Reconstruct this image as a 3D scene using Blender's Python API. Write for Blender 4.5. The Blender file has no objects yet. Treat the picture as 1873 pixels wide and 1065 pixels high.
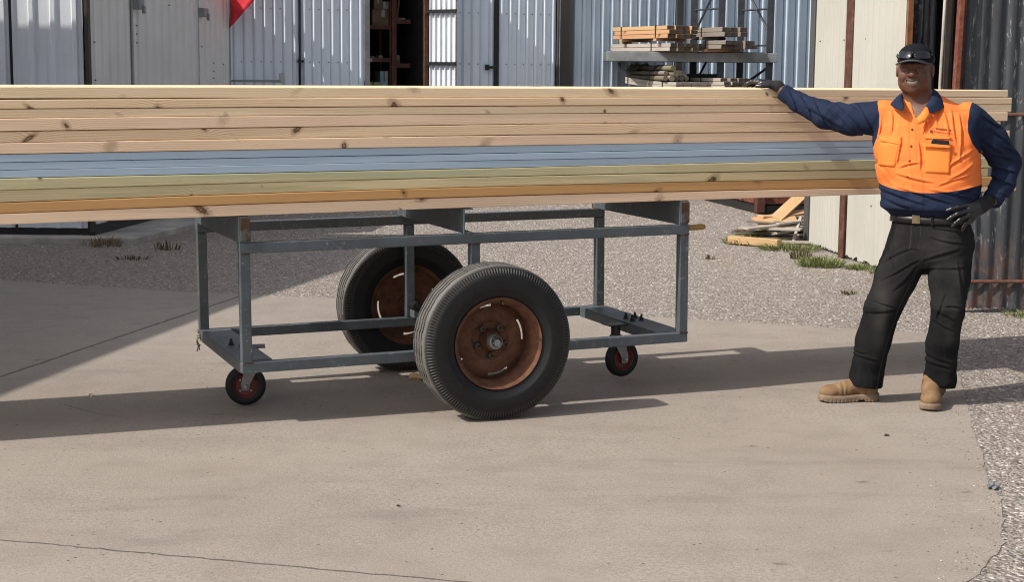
import bpy, bmesh, math, random
import numpy as np
from mathutils import Vector, Matrix, Euler
from mathutils.bvhtree import BVHTree

SC = bpy.context.scene
COL = SC.collection
R_ = math.radians

# ------------------------------------------------------------------ camera
cam_d = bpy.data.cameras.new("camera"); cam = bpy.data.objects.new("camera", cam_d); COL.objects.link(cam)
cam_d.sensor_width = 36.0; cam_d.lens = 2930.4 / 1873 * 36.0
cam_d.clip_start = 0.05; cam_d.clip_end = 1000
_p, _r = 0.1363, 0.0094
_F = Vector((0, math.cos(_p), -math.sin(_p))); _Dn = Vector((0, -math.sin(_p), -math.cos(_p))); _Rt = Vector((1, 0, 0))
_Rr = math.cos(_r) * _Rt - math.sin(_r) * _Dn; _Dr = math.sin(_r) * _Rt + math.cos(_r) * _Dn
cam.matrix_world = Matrix(((_Rr.x, -_Dr.x, -_F.x, 0), (_Rr.y, -_Dr.y, -_F.y, 0), (_Rr.z, -_Dr.z, -_F.z, 1.6654), (0, 0, 0, 1)))
SC.camera = cam

# ------------------------------------------------------------------ light
SUN_EL, SUN_YAW = R_(43), R_(26)
LDIR = Vector((math.cos(SUN_EL) * math.cos(SUN_YAW), math.cos(SUN_EL) * math.sin(SUN_YAW), -math.sin(SUN_EL)))
world = bpy.data.worlds.new("World"); SC.world = world; world.use_nodes = True
wn = world.node_tree; wn.nodes.clear()
wo = wn.nodes.new("ShaderNodeOutputWorld"); wb = wn.nodes.new("ShaderNodeBackground"); ws = wn.nodes.new("ShaderNodeTexSky")
ws.sky_type = 'NISHITA'; ws.sun_disc = False; ws.sun_elevation = SUN_EL
ws.sun_rotation = math.atan2(-LDIR.x, -LDIR.y)
ws.air_density = 1.0; ws.dust_density = 3.0; ws.ozone_density = 0.6
wb.inputs['Strength'].default_value = 0.132
whs = wn.nodes.new('ShaderNodeHueSaturation'); whs.inputs['Saturation'].default_value = 0.45   # thin bright haze: a paler sky
wn.links.new(ws.outputs[0], whs.inputs['Color']); wn.links.new(whs.outputs[0], wb.inputs[0]); wn.links.new(wb.outputs[0], wo.inputs[0])
sun_d = bpy.data.lights.new("sun", 'SUN'); sun_d.energy = 4.15; sun_d.angle = R_(0.53); sun_d.color = (1.0, 0.93, 0.84)
sun = bpy.data.objects.new("sun", sun_d); COL.objects.link(sun)
sun.rotation_euler = LDIR.to_track_quat('-Z', 'Y').to_euler(); sun.location = (-6, -3, 9)
SC.view_settings.view_transform = 'Standard'; SC.view_settings.look = 'None'
SC.view_settings.exposure = 0.12; SC.view_settings.gamma = 1.0; SC.view_settings.use_curve_mapping = False
SC.cycles.filter_width = 1.1
random.seed(7); RNG = np.random.default_rng(11)

# ------------------------------------------------------------------ material helpers
class NT:
    def __init__(s, name, rough=0.7, metal=0.0, spec=0.5):
        s.m = bpy.data.materials.new(name); s.m.use_nodes = True; s.t = s.m.node_tree
        s.b = s.t.nodes['Principled BSDF']; s.b.inputs['Roughness'].default_value = rough
        s.b.inputs['Metallic'].default_value = metal; s.b.inputs['Specular IOR Level'].default_value = spec
    def new(s, typ, **kw):
        n = s.t.nodes.new(typ)
        for k, v in kw.items(): setattr(n, k, v)
        return n
    def put(s, sock, v):
        if v is None: return
        if isinstance(v, bpy.types.NodeSocket): s.t.links.new(v, sock)
        elif isinstance(v, (tuple, list)) and len(v) == 3 and sock.type == 'RGBA': sock.default_value = (*v, 1)
        else: sock.default_value = v
    def coord(s, which='Object'): return s.new('ShaderNodeTexCoord').outputs[which]
    def mapv(s, v, sc=(1, 1, 1), loc=(0, 0, 0), rot=(0, 0, 0)):
        n = s.new('ShaderNodeMapping'); s.put(n.inputs[0], v)
        n.inputs['Location'].default_value = loc; n.inputs['Rotation'].default_value = rot; n.inputs['Scale'].default_value = sc
        return n.outputs[0]
    def noise(s, v, scale, detail=4, rough=0.55, dist=0.0):
        n = s.new('ShaderNodeTexNoise'); s.put(n.inputs['Vector'], v); n.inputs['Scale'].default_value = scale
        n.inputs['Detail'].default_value = detail; n.inputs['Roughness'].default_value = rough; n.inputs['Distortion'].default_value = dist
        return n.outputs[0]
    def voro(s, v, scale, feature='F1', rnd=1.0):
        n = s.new('ShaderNodeTexVoronoi', feature=feature); s.put(n.inputs['Vector'], v); n.inputs['Scale'].default_value = scale
        n.inputs['Randomness'].default_value = rnd
        return n
    def ramp(s, f, pts):
        n = s.new('ShaderNodeValToRGB'); s.put(n.inputs[0], f); e = n.color_ramp.elements
        while len(e) < len(pts): e.new(0.5)
        for el, (p, c) in zip(e, pts):
            el.position = p; el.color = (*c, 1) if isinstance(c, (tuple, list)) else (c, c, c, 1)
        return n.outputs[0]
    def mix(s, f, a, b, mode='MIX'):
        n = s.new('ShaderNodeMix', data_type='RGBA', blend_type=mode); s.put(n.inputs[0], f); s.put(n.inputs[6], a); s.put(n.inputs[7], b)
        return n.outputs[2]
    def math(s, op, a, b=None, c=None):
        n = s.new('ShaderNodeMath', operation=op); s.put(n.inputs[0], a)
        if b is not None: s.put(n.inputs[1], b)
        if c is not None: s.put(n.inputs[2], c)
        return n.outputs[0]
    def sstep(s, x, a, b, to0=0.0, to1=1.0):
        n = s.new('ShaderNodeMapRange', interpolation_type='SMOOTHSTEP'); s.put(n.inputs[0], x)
        for i, v in enumerate((a, b, to0, to1)): n.inputs[1 + i].default_value = v
        return n.outputs[0]
    def xyz(s, v):
        n = s.new('ShaderNodeSeparateXYZ'); s.put(n.inputs[0], v); return n.outputs
    def cxyz(s, x, y, z):
        n = s.new('ShaderNodeCombineXYZ'); s.put(n.inputs[0], x); s.put(n.inputs[1], y); s.put(n.inputs[2], z); return n.outputs[0]
    def vadd(s, a, b):
        n = s.new('ShaderNodeVectorMath', operation='ADD'); s.put(n.inputs[0], a); s.put(n.inputs[1], b); return n.outputs[0]
    def rnd(s): return s.new('ShaderNodeObjectInfo').outputs['Random']
    def attr(s, name):
        n = s.new('ShaderNodeAttribute'); n.attribute_name = name; return n.outputs
    def bump(s, h, strength=0.5, dist=0.01, prev=None):
        n = s.new('ShaderNodeBump'); n.inputs['Strength'].default_value = strength; n.inputs['Distance'].default_value = dist
        s.put(n.inputs['Height'], h)
        if prev is not None: s.put(n.inputs['Normal'], prev)
        s.t.links.new(n.outputs[0], s.b.inputs['Normal']); return n.outputs[0]
    def col(s, c): s.put(s.b.inputs['Base Color'], c)
    def rough(s, c): s.put(s.b.inputs['Roughness'], c)

M = {}
def simple(name, col, rough=0.6, metal=0.0, var=0.25, scale=8, bump=0.15, bscale=60, spec=0.5):
    n = NT(name, rough, metal, spec); c = n.coord()
    f = n.noise(c, scale, 5)
    lo = tuple(x * (1 - var) for x in col); hi = tuple(min(1, x * (1 + var)) for x in col)
    n.col(n.ramp(f, [(0.3, lo), (0.7, hi)]))
    if bump: n.bump(n.noise(c, bscale, 3), bump, 0.004)
    M[name] = n.m; return n.m

# -- concrete with joints, stains, pits
def mk_concrete():
    n = NT('concrete', 0.85); c = n.coord(); x, y, z = n.xyz(c)
    big = n.noise(c, 0.55, 4, 0.6); med = n.noise(c, 3.2, 5, 0.65); fine = n.noise(c, 120, 3, 0.75); fine2 = n.noise(c, 52, 5, 0.8)
    base = n.ramp(big, [(0.3, (0.285, 0.243, 0.204)), (0.55, (0.345, 0.302, 0.26)), (0.75, (0.38, 0.336, 0.292))])
    base = n.mix(n.sstep(med, 0.42, 0.70, 0, 0.45), base, (0.235, 0.20, 0.17))
    base = n.mix(n.sstep(n.noise(n.mapv(c, (0.5, 2.6, 1), rot=(0, 0, 0.5)), 1.6, 5, .6), 0.5, 0.75, 0, 0.40), base, (0.25, 0.21, 0.175))
    base = n.mix(n.math('MULTIPLY', n.sstep(fine2, 0.56, 0.40), n.sstep(n.noise(c, 1.1, 4, .6), 0.40, 0.62, 0.2, 0.6)), base, (0.20, 0.17, 0.142))
    base = n.mix(n.sstep(fine, 0.46, 0.30, 0, 0.75), base, (0.13, 0.108, 0.09))
    base = n.mix(n.sstep(fine, 0.58, 0.70, 0, 0.5), base, (0.66, 0.59, 0.51))
    # tyre marks and small stains with a shape of their own
    st = n.voro(n.mapv(c, (1, 1.6, 1)), 2.3); base = n.mix(n.math('MULTIPLY', n.sstep(st.outputs[0], 0.13, 0.02), n.sstep(n.noise(c, 14, 3), 0.45, 0.6)), base, (0.16, 0.135, 0.115))
    pit = n.voro(c, 17); base = n.mix(n.math('MULTIPLY', n.sstep(pit.outputs[0], 0.13, 0.08), n.sstep(n.noise(c, 5, 2), 0.5, 0.6)), base, (0.10, 0.085, 0.075))
    # joints: two cut lines at right angles (nx*x + ny*y = d), slightly wandering
    wob = n.math('MULTIPLY', n.math('SUBTRACT', n.noise(c, 9, 4, .7), 0.5), 0.035)
    def line(p, q, w):
        dx, dy = q[0] - p[0], q[1] - p[1]; L = math.hypot(dx, dy); nx, ny = -dy / L, dx / L; d = nx * p[0] + ny * p[1]
        v = n.math('ADD', n.math('ADD', n.math('MULTIPLY', x, nx), n.math('MULTIPLY', y, ny)), n.math('SUBTRACT', wob, d))
        return n.sstep(n.math('ABSOLUTE', v), w * 1.5, w * 0.4)
    j = n.math('MAXIMUM', line((-2.767, 8.524), (-2.031, 11.637), 0.010), n.math('MULTIPLY', line((-1.809, 5.513), (-0.256, 5.114), 0.0055), n.sstep(x, 0.5, 0.2)))
    # short wandering cracks and old tyre scuffs
    def seg(p, q, w, lo, hi): return n.math('MULTIPLY', line(p, q, w), n.math('MULTIPLY', n.sstep(x, lo - .02, lo + .05), n.sstep(x, hi + .02, hi - .05)))
    ck = n.math('MAXIMUM', n.math('MAXIMUM', seg((-2.259, 7.856), (-2.015, 7.621), .0035, -2.26, -2.0), seg((-2.015, 7.621), (-1.818, 7.519), .003, -2.03, -1.80)), n.math('MULTIPLY', seg((-3.121, 9.965), (-2.902, 10.422), .004, -3.15, -2.88), .7))
    base = n.mix(n.math('MULTIPLY', ck, .7), base, (0.09, 0.07, 0.06))
    u = n.math('ADD', n.math('MULTIPLY', x, -0.374), n.math('MULTIPLY', y, 0.927)); arc = n.math('ADD', u, n.math('MULTIPLY', n.math('POWER', n.math('ADD', x, .6), 2.0), .10))
    sc = n.math('MAXIMUM', n.sstep(n.math('ABSOLUTE', n.math('SUBTRACT', arc, 6.15)), .11, .05), n.math('MAXIMUM', n.sstep(n.math('ABSOLUTE', n.math('SUBTRACT', arc, 5.62)), .10, .05), n.sstep(n.math('ABSOLUTE', n.math('SUBTRACT', u, 8.9)), .12, .06)))
    base = n.mix(n.math('MULTIPLY', sc, n.sstep(n.noise(n.mapv(c, (1.2, 5, 1), rot=(0, 0, -.38)), 1.5, 5, .7), .42, .66, 0, .30)), base, (0.155, 0.13, 0.112))
    base = n.mix(n.math('MULTIPLY', j, 0.85), base, (0.07, 0.055, 0.045))
    n.col(base)
    h = n.math('SUBTRACT', n.math('ADD', n.math('MULTIPLY', fine, 0.5), n.math('MULTIPLY', fine2, 0.8)), n.math('MULTIPLY', j, 2.0))
    n.bump(h, 0.55, 0.006); M['concrete'] = n.m
mk_concrete()

def mk_gravel():
    n = NT('gravel', 0.9); c = n.coord()
    v1 = n.voro(c, 48); v2 = n.voro(c, 95); big = n.noise(c, 0.5, 4); med = n.noise(c, 4, 4, .65)
    cc = n.xyz(v1.outputs['Color'])[0]; cc2 = n.xyz(v2.outputs['Color'])[1]
    a = n.ramp(cc, [(0.0, (0.10, 0.085, 0.075)), (0.35, (0.27, 0.235, 0.208)), (0.75, (0.40, 0.358, 0.322)), (0.95, (0.64, 0.595, 0.55))])
    b = n.ramp(cc2, [(0.0, (0.17, 0.14, 0.12)), (0.6, (0.30, 0.263, 0.233)), (1.0, (0.48, 0.432, 0.392))])
    base = n.mix(n.sstep(n.noise(c, 22, 3), 0.42, 0.58), a, b)
    base = n.mix(n.sstep(v1.outputs[0], 0.45, 0.85, 0, 0.55), base, (0.16, 0.135, 0.115))
    base = n.mix(n.sstep(med, 0.45, 0.7, 0, 0.5), base, (0.25, 0.20, 0.16))
    x, y, z = n.xyz(c)
    straw = n.math('MULTIPLY', n.sstep(x, -1.2, -3.2), n.sstep(n.noise(n.mapv(c, (3, 14, 1), rot=(0, 0, .25)), 4.0, 6, .75), 0.44, 0.62))
    base = n.mix(n.math('MULTIPLY', straw, 0.75), base, (0.26, 0.19, 0.125))
    n.col(base)
    h = n.math('SUBTRACT', n.math('MULTIPLY', n.sstep(v1.outputs[0], 0.8, 0.0), 1.0), n.math('MULTIPLY', v2.outputs[0], 0.5))
    n.bump(h, 0.75, 0.014); M['gravel'] = n.m
mk_gravel()

def mk_wood(name, light, dark, knot=(0.16, 0.075, 0.035), ring=1.0, knots=True, tint=None):
    n = NT(name, 0.62, spec=0.35); r = n.rnd()
    c = n.vadd(n.coord(), n.cxyz(n.math('MULTIPLY', r, 37.0), n.math('MULTIPLY', r, 11.3), n.math('MULTIPLY', r, 5.7)))
    x, y, z = n.xyz(c)
    kd = None
    if knots:
        S = (0.95, 0.17, 0.09)
        vc = n.mapv(c, tuple(1 / q for q in S)); vo = n.voro(vc, 1.0)
        px, py, pz = n.xyz(vo.outputs['Position']); qx, qy, qz = n.xyz(vc)
        dx = n.math('MULTIPLY', n.math('SUBTRACT', qx, px), S[0]); dy = n.math('MULTIPLY', n.math('SUBTRACT', qy, py), S[1]); dz = n.math('MULTIPLY', n.math('SUBTRACT', qz, pz), S[2])
        sk = n.math('SUBTRACT', n.math('MULTIPLY', n.xyz(vo.outputs['Color'])[0], 2.4), 1.2)
        dxs = n.math('ADD', dx, n.math('MULTIPLY', dz, sk))
        d2 = n.math('ADD', n.math('ADD', n.math('POWER', n.math('DIVIDE', dxs, 0.019), 2.0), n.math('POWER', n.math('DIVIDE', dz, 0.024), 2.0)), n.math('POWER', n.math('DIVIDE', dy, 0.05), 2.0))
        kd = n.math('MULTIPLY', n.math('SQRT', d2), n.math('ADD', 0.75, n.math('MULTIPLY', n.math('POWER', n.xyz(vo.outputs['Color'])[1], 2.0), 3.2)))
        kd = n.math('ADD', kd, n.math('MULTIPLY', n.math('SUBTRACT', n.noise(c, 70, 3), 0.5), 0.9))
        bulge = n.math('MULTIPLY', n.math('DIVIDE', 1.0, n.math('ADD', 1.0, n.math('MULTIPLY', d2, 0.16))), 2.6)
    warp = n.noise(n.mapv(c, (1.6, 6, 9)), 1.0, 2, 0.45)
    ph = n.math('ADD', n.math('ADD', n.math('MULTIPLY', z, 330.0), n.math('MULTIPLY', y, 120.0)), n.math('MULTIPLY', warp, 14.0))
    if kd is not None: ph = n.math('ADD', ph, n.math('MULTIPLY', bulge, 3.2))
    rings = n.math('ADD', n.math('MULTIPLY', n.math('SINE', n.math('MULTIPLY', ph, 1.9)), 0.5), 0.5)
    rings = n.math('POWER', rings, 2.2)
    fib = n.noise(n.mapv(c, (3.5, 170, 230)), 1.0, 4, 0.6)
    patch = n.noise(n.mapv(c, (1.1, 5, 7)), 1.3, 3)
    base = n.mix(n.math('MULTIPLY', n.math('MULTIPLY', rings, 0.80 * ring), n.sstep(patch, 0.36, 0.62)), light, dark)
    base = n.mix(n.sstep(fib, 0.45, 0.75, 0, 0.35), base, dark)
    if tint: base = n.mix(n.sstep(n.noise(n.mapv(c, (0.7, 6, 12)), 1.6, 3), 0.48, 0.64, 0, 0.75), base, tint)
    base = n.mix(n.math('MULTIPLY', r, 0.12), base, dark)
    base = n.mix(n.sstep(n.noise(c, 55, 2), 0.72, 0.78, 0, 0.5), base, tuple(q * 0.45 for q in light))
    if kd is not None:
        base = n.mix(n.sstep(kd, 2.1, 1.0, 0, 0.6), base, tuple(q * 0.55 for q in dark))
        base = n.mix(n.sstep(kd, 1.05, 0.75), base, knot)
        base = n.mix(n.math('MULTIPLY', n.sstep(kd, 0.62, 0.4), 0.75), base, tuple(q * 0.6 for q in dark))
        base = n.mix(n.sstep(kd, 0.2, 0.05), base, tuple(q * 0.4 for q in knot))
    n.col(base); n.bump(n.math('ADD', n.math('MULTIPLY', fib, 0.6), n.math('MULTIPLY', rings, 0.2)), 0.18, 0.003)
    M[name] = n.m
mk_wood('pine', (0.90, 0.685, 0.455), (0.62, 0.41, 0.235))
mk_wood('pine_pale', (0.91, 0.715, 0.485), (0.66, 0.455, 0.275), ring=0.7)
mk_wood('pine_pink', (0.90, 0.675, 0.475), (0.64, 0.425, 0.28), ring=0.8)
mk_wood('treated_pine', (0.64, 0.57, 0.345), (0.43, 0.375, 0.205), knot=(0.085, 0.05, 0.02), tint=(0.46, 0.49, 0.31))
mk_wood('treated_pine_pale', (0.72, 0.60, 0.36), (0.50, 0.40, 0.215), knot=(0.085, 0.05, 0.02), tint=(0.47, 0.44, 0.25))
mk_wood('stained_pine', (0.62, 0.355, 0.145), (0.45, 0.23, 0.08), knot=(0.08, 0.03, 0.01), ring=0.5)
mk_wood('orange_pine', (0.56, 0.33, 0.18), (0.36, 0.18, 0.085))
mk_wood('grey_timber', (0.26, 0.225, 0.19), (0.12, 0.10, 0.085), ring=0.8)
mk_wood('silver_timber', (0.44, 0.39, 0.34), (0.24, 0.205, 0.18), ring=0.8)
mk_wood('olive_timber', (0.21, 0.185, 0.125), (0.10, 0.085, 0.055))
mk_wood('scrap_yellow', (0.56, 0.38, 0.20), (0.36, 0.21, 0.10))
mk_wood('handle_wood', (0.36, 0.215, 0.065), (0.19, 0.105, 0.03), knots=False)

def mk_blue():
    n = NT('primed_blue', 0.55, spec=0.35); r = n.rnd(); c = n.vadd(n.coord(), n.cxyz(n.math('MULTIPLY', r, 31.0), 0, 0))
    f = n.noise(n.mapv(c, (1.2, 20, 30)), 1.5, 4)
    b = n.ramp(f, [(0.3, (0.38, 0.50, 0.615)), (0.7, (0.44, 0.555, 0.665))])
    b = n.mix(n.sstep(n.noise(n.mapv(c, (24, 8, 30)), 2, 4, .7), 0.66, 0.76, 0, 0.45), b, (0.42, 0.46, 0.50))
    n.col(b); n.bump(n.noise(n.mapv(c, (8, 150, 200)), 1, 3), 0.12, 0.002); M['primed_blue'] = n.m
mk_blue()

def mk_frame():
    n = NT('frame_paint', 0.48, spec=0.45); r = n.rnd(); c = n.vadd(n.coord(), n.cxyz(n.math('MULTIPLY', r, 13.0), n.math('MULTIPLY', r, 7.0), 0))
    f = n.noise(c, 5, 6, .7); g = n.noise(c, 26, 5, .75); h = n.noise(n.mapv(c, (1, 1, .5)), 60, 3)
    b = n.ramp(f, [(0.3, (0.062, 0.075, 0.085)), (0.7, (0.102, 0.121, 0.135))])
    b = n.mix(n.sstep(g, 0.57, 0.68, 0, 0.65), b, (0.23, 0.26, 0.27))
    b = n.mix(n.sstep(g, 0.36, 0.27, 0, 0.8), b, (0.055, 0.05, 0.048))
    b = n.mix(n.math('MULTIPLY', n.sstep(n.noise(c, 9, 6, .8), 0.60, 0.68), 0.8), b, (0.13, 0.062, 0.033))
    b = n.mix(n.sstep(h, 0.68, 0.74, 0, 0.6), b, (0.36, 0.38, 0.38))
    n.col(b); n.rough(n.ramp(f, [(0.3, 0.38), (0.7, 0.62)])); n.bump(n.math('ADD', g, n.math('MULTIPLY', h, .4)), 0.2, 0.003); M['frame_paint'] = n.m
mk_frame()

def mk_rust(name, a, b, c2, paint=None):
    n = NT(name, 0.82, spec=0.3); c = n.coord(); f = n.noise(c, 14, 6, .7); g = n.noise(c, 60, 4, .7)
    base = n.ramp(f, [(0.28, a), (0.5, b), (0.72, c2)])
    base = n.mix(n.sstep(g, 0.55, 0.7, 0, 0.5), base, a)
    if paint: base = n.mix(n.sstep(n.noise(c, 5, 5, .75), 0.52, 0.58), base, paint)
    n.col(base); n.bump(n.math('ADD', f, g), 0.35, 0.004); M[name] = n.m
mk_rust('rust', (0.040, 0.019, 0.012), (0.105, 0.043, 0.021), (0.165, 0.075, 0.036))
mk_rust('rust_wheel', (0.065, 0.030, 0.019), (0.135, 0.060, 0.034), (0.19, 0.092, 0.052))
mk_rust('rust_red', (0.085, 0.024, 0.016), (0.17, 0.055, 0.035), (0.26, 0.105, 0.07), (0.14, 0.035, 0.026))
mk_rust('rust_orange', (0.13, 0.055, 0.028), (0.26, 0.115, 0.055), (0.34, 0.17, 0.09))
mk_rust('rust_post', (0.045, 0.022, 0.016), (0.09, 0.04, 0.027), (0.16, 0.075, 0.048))
mk_rust('rust_stub', (0.035, 0.024, 0.018), (0.085, 0.05, 0.032), (0.15, 0.095, 0.065), (0.10, 0.108, 0.11))

def mk_rubber():
    n = NT('rubber', 0.62, spec=0.4); c = n.coord(); f = n.noise(c, 9, 5, .7); g = n.noise(c, 45, 4, .7)
    at = n.attr('tread')[2]
    b = n.ramp(f, [(0.3, (0.0055, 0.006, 0.007)), (0.7, (0.0115, 0.0115, 0.0125))])
    b = n.mix(n.sstep(g, 0.58, 0.75, 0, 0.3), b, (0.045, 0.041, 0.038))
    b = n.mix(n.math('MULTIPLY', at, n.sstep(f, 0.2, 0.6, 0.5, 0.95)), b, (0.145, 0.138, 0.130))
    n.col(b); n.bump(g, 0.2, 0.003); M['rubber'] = n.m
mk_rubber()

def mk_clad(name, col, dirt=(0.2, 0.19, 0.18), amt=0.35, rough=0.45, metal=0.0, streak=0.4, spec=0.4):
    n = NT(name, rough, metal, spec); c = n.coord(); r = n.rnd(); c = n.vadd(c, n.cxyz(n.math('MULTIPLY', r, 17), n.math('MULTIPLY', r, 9), 0))
    f = n.noise(c, 1.2, 5, .6); s = n.noise(n.mapv(c, (16, 16, 0.5)), 1.0, 5, .65); g = n.noise(c, 20, 5, .7)
    b = n.mix(n.sstep(f, 0.35, 0.7, 0, amt), col, dirt)
    b = n.mix(n.sstep(s, 0.5, 0.72, 0, streak), b, dirt)
    b = n.mix(n.sstep(g, 0.62, 0.75, 0, 0.3), b, tuple(q * 0.6 for q in col))
    n.col(b); n.rough(n.ramp(f, [(0.3, rough * .85), (0.7, min(1, rough * 1.25))])); n.bump(n.noise(n.mapv(c, (3, 3, 1)), 2, 3), 0.15, 0.02); M[name] = n.m
mk_clad('clad_white', (0.72, 0.76, 0.82), (0.48, 0.50, 0.53), 0.3)
mk_clad('clad_door', (0.74, 0.82, 0.91), (0.58, 0.64, 0.70), 0.3)
mk_clad('clad_blue', (0.55, 0.67, 0.78), (0.38, 0.46, 0.54), 0.4)
mk_clad('clad_grey', (0.70, 0.70, 0.69), (0.50, 0.50, 0.49), 0.35)
mk_clad('clad_cream', (0.44, 0.43, 0.385), (0.34, 0.33, 0.29), 0.4, 0.75)
mk_clad('dark_post', (0.055, 0.055, 0.055), (0.10, 0.095, 0.09), 0.6, 0.6)

def mk_darkclad():
    n = NT('clad_dark', 0.6, 0.0, 0.45); c = n.coord()
    s = n.noise(n.mapv(c, (9, 9, 0.45)), 1.3, 6, .7); g = n.noise(n.mapv(c, (30, 30, 7)), 1.0, 5, .75); f = n.noise(c, 1.1, 3)
    b = n.ramp(s, [(0.3, (0.018, 0.020, 0.024)), (0.55, (0.052, 0.058, 0.067)), (0.75, (0.13, 0.145, 0.165))])
    b = n.mix(n.math('MULTIPLY', n.sstep(g, 0.55, 0.62), n.sstep(s, 0.44, 0.56)), b, (0.30, 0.30, 0.30))
    x, y, z = n.xyz(c)
    b = n.mix(n.math('MULTIPLY', n.sstep(z, 0.62, 0.18), n.sstep(n.noise(n.mapv(c, (4, 4, 2)), 3, 5, .7), 0.42, 0.62)), b, (0.13, 0.075, 0.055))
    n.col(b); n.bump(g, 0.2, 0.004); M['clad_dark'] = n.m
mk_darkclad()

simple('door_dark', (0.045, 0.034, 0.030), 0.7); simple('nut_rust', (0.11, 0.075, 0.055), 0.6, 0.2, var=.4)
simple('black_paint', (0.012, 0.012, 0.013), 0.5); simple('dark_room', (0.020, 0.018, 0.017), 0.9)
simple('weathered_end', (0.10, 0.078, 0.062), 0.9, var=.4); simple('steel_grey', (0.22, 0.23, 0.24), 0.45, 0.3, bump=.2); simple('zinc', (0.40, 0.40, 0.39), 0.42, 0.55)
simple('bolt_black', (0.015, 0.015, 0.016), 0.45); simple('caster_red', (0.13, 0.03, 0.025), 0.5)
simple('caster_grey', (0.26, 0.25, 0.24), 0.5, 0.4); simple('rack_steel', (0.045, 0.050, 0.060), 0.55, 0.2); simple('rack_beam', (0.235, 0.25, 0.26), 0.55, 0.2)
simple('red_tarp', (0.62, 0.035, 0.05), 0.5, bump=.5, bscale=14); simple('strap_black', (0.02, 0.02, 0.02), 0.5)
simple('apron_concrete', (0.40, 0.37, 0.335), 0.9, var=.35, scale=3, bump=.5); simple('shelf_rust', (0.13, 0.055, 0.038), 0.8, var=.4)
simple('carton_brown', (0.20, 0.13, 0.085), 0.8); simple('carton_white', (0.38, 0.38, 0.36), 0.7); simple('carton_blue', (0.30, 0.42, 0.50), 0.6)
simple('carton_green', (0.32, 0.42, 0.24), 0.6); simple('rope', (0.34, 0.29, 0.23), 0.9, bump=.6); simple('tarp_dark', (0.09, 0.085, 0.065), 0.8)
simple('plastic_scrap', (0.20, 0.215, 0.23), 0.7, var=.6, scale=30); simple('wood_chip', (0.72, 0.58, 0.36), 0.8)
simple('dark_soil', (0.045, 0.036, 0.03), 0.95, bump=.8, bscale=25); simple('eave_metal', (0.3, 0.31, 0.32), 0.5)
def mk_leafy(name, a, b):
    n = NT(name, 0.7, spec=.25); c = n.coord(); n.col(n.ramp(n.noise(c, 40, 2), [(0.35, a), (0.65, b)])); M[name] = n.m
mk_leafy('grass_green', (0.09, 0.12, 0.035), (0.22, 0.24, 0.09)); mk_leafy('grass_dry', (0.17, 0.115, 0.06), (0.30, 0.215, 0.12)); mk_leafy('weed_olive', (0.075, 0.07, 0.035), (0.14, 0.125, 0.06))

# ------------------------------------------------------------------ mesh helpers
class MB:
    def __init__(s): s.v = []; s.f = []; s.mi = []; s.cur = 0
    def add(s, vs, fs):
        o = len(s.v); s.v += [tuple(v) for v in vs]; s.f += [tuple(i + o for i in f) for f in fs]; s.mi += [s.cur] * len(fs); return s
    def box(s, x0, x1, y0, y1, z0, z1, Mx=None):
        vs = [(x, y, z) for z in (z0, z1) for y in (y0, y1) for x in (x0, x1)]
        if Mx is not None: vs = [tuple(Mx @ Vector(v)) for v in vs]
        return s.add(vs, [(0, 2, 3, 1), (4, 5, 7, 6), (0, 1, 5, 4), (2, 6, 7, 3), (0, 4, 6, 2), (1, 3, 7, 5)])
    def tube(s, pts, r, seg=8, cap=True):
        pts = [Vector(p) for p in pts]; n = len(pts); rs = r if isinstance(r, (list, tuple)) else [r] * n
        up = None; vs = []
        for i, p in enumerate(pts):
            t = (pts[min(i + 1, n - 1)] - pts[max(i - 1, 0)]).normalized()
            if up is None: up = Vector((0, 0, 1)) if abs(t.z) < 0.9 else Vector((1, 0, 0))
            a = t.cross(up).normalized(); b = a.cross(t).normalized(); up = b
            for k in range(seg):
                w = 2 * math.pi * k / seg; vs.append(p + rs[i] * (math.cos(w) * a + math.sin(w) * b))
        fs = [(i * seg + k, i * seg + (k + 1) % seg, (i + 1) * seg + (k + 1) % seg, (i + 1) * seg + k) for i in range(n - 1) for k in range(seg)]
        if cap: fs += [tuple(range(seg - 1, -1, -1)), tuple((n - 1) * seg + k for k in range(seg))]
        return s.add(vs, fs)
    def lathe(s, prof, seg=32, Mx=None, close=False):
        # prof: (axial y, radius r); axis = local y
        vs = []
        for k in range(seg):
            w = 2 * math.pi * k / seg
            for (y, r) in prof: vs.append((r * math.cos(w), y, r * math.sin(w)))
        if Mx is not None: vs = [tuple(Mx @ Vector(v)) for v in vs]
        n = len(prof); m = n if close else n - 1
        fs = [(k * n + i, k * n + (i + 1) % n, ((k + 1) % seg) * n + (i + 1) % n, ((k + 1) % seg) * n + i) for k in range(seg) for i in range(m)]
        return s.add(vs, fs)
    def prism(s, poly, z0, z1, Mx=None):
        n = len(poly); vs = [(x, y, z0) for x, y in poly] + [(x, y, z1) for x, y in poly]
        if Mx is not None: vs = [tuple(Mx @ Vector(v)) for v in vs]
        fs = [tuple(range(n - 1, -1, -1)), tuple(range(n, 2 * n))] + [(i, (i + 1) % n, n + (i + 1) % n, n + i) for i in range(n)]
        return s.add(vs, fs)
    def build(s, name, mat, parent=None, smooth=False, bevel=0.0, loc=None, origin=None, bseg=2, auto=None):
        return mkobj(name, s.v, s.f, mat, parent, smooth, bevel, loc, origin, s.mi, bseg, auto)

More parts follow.
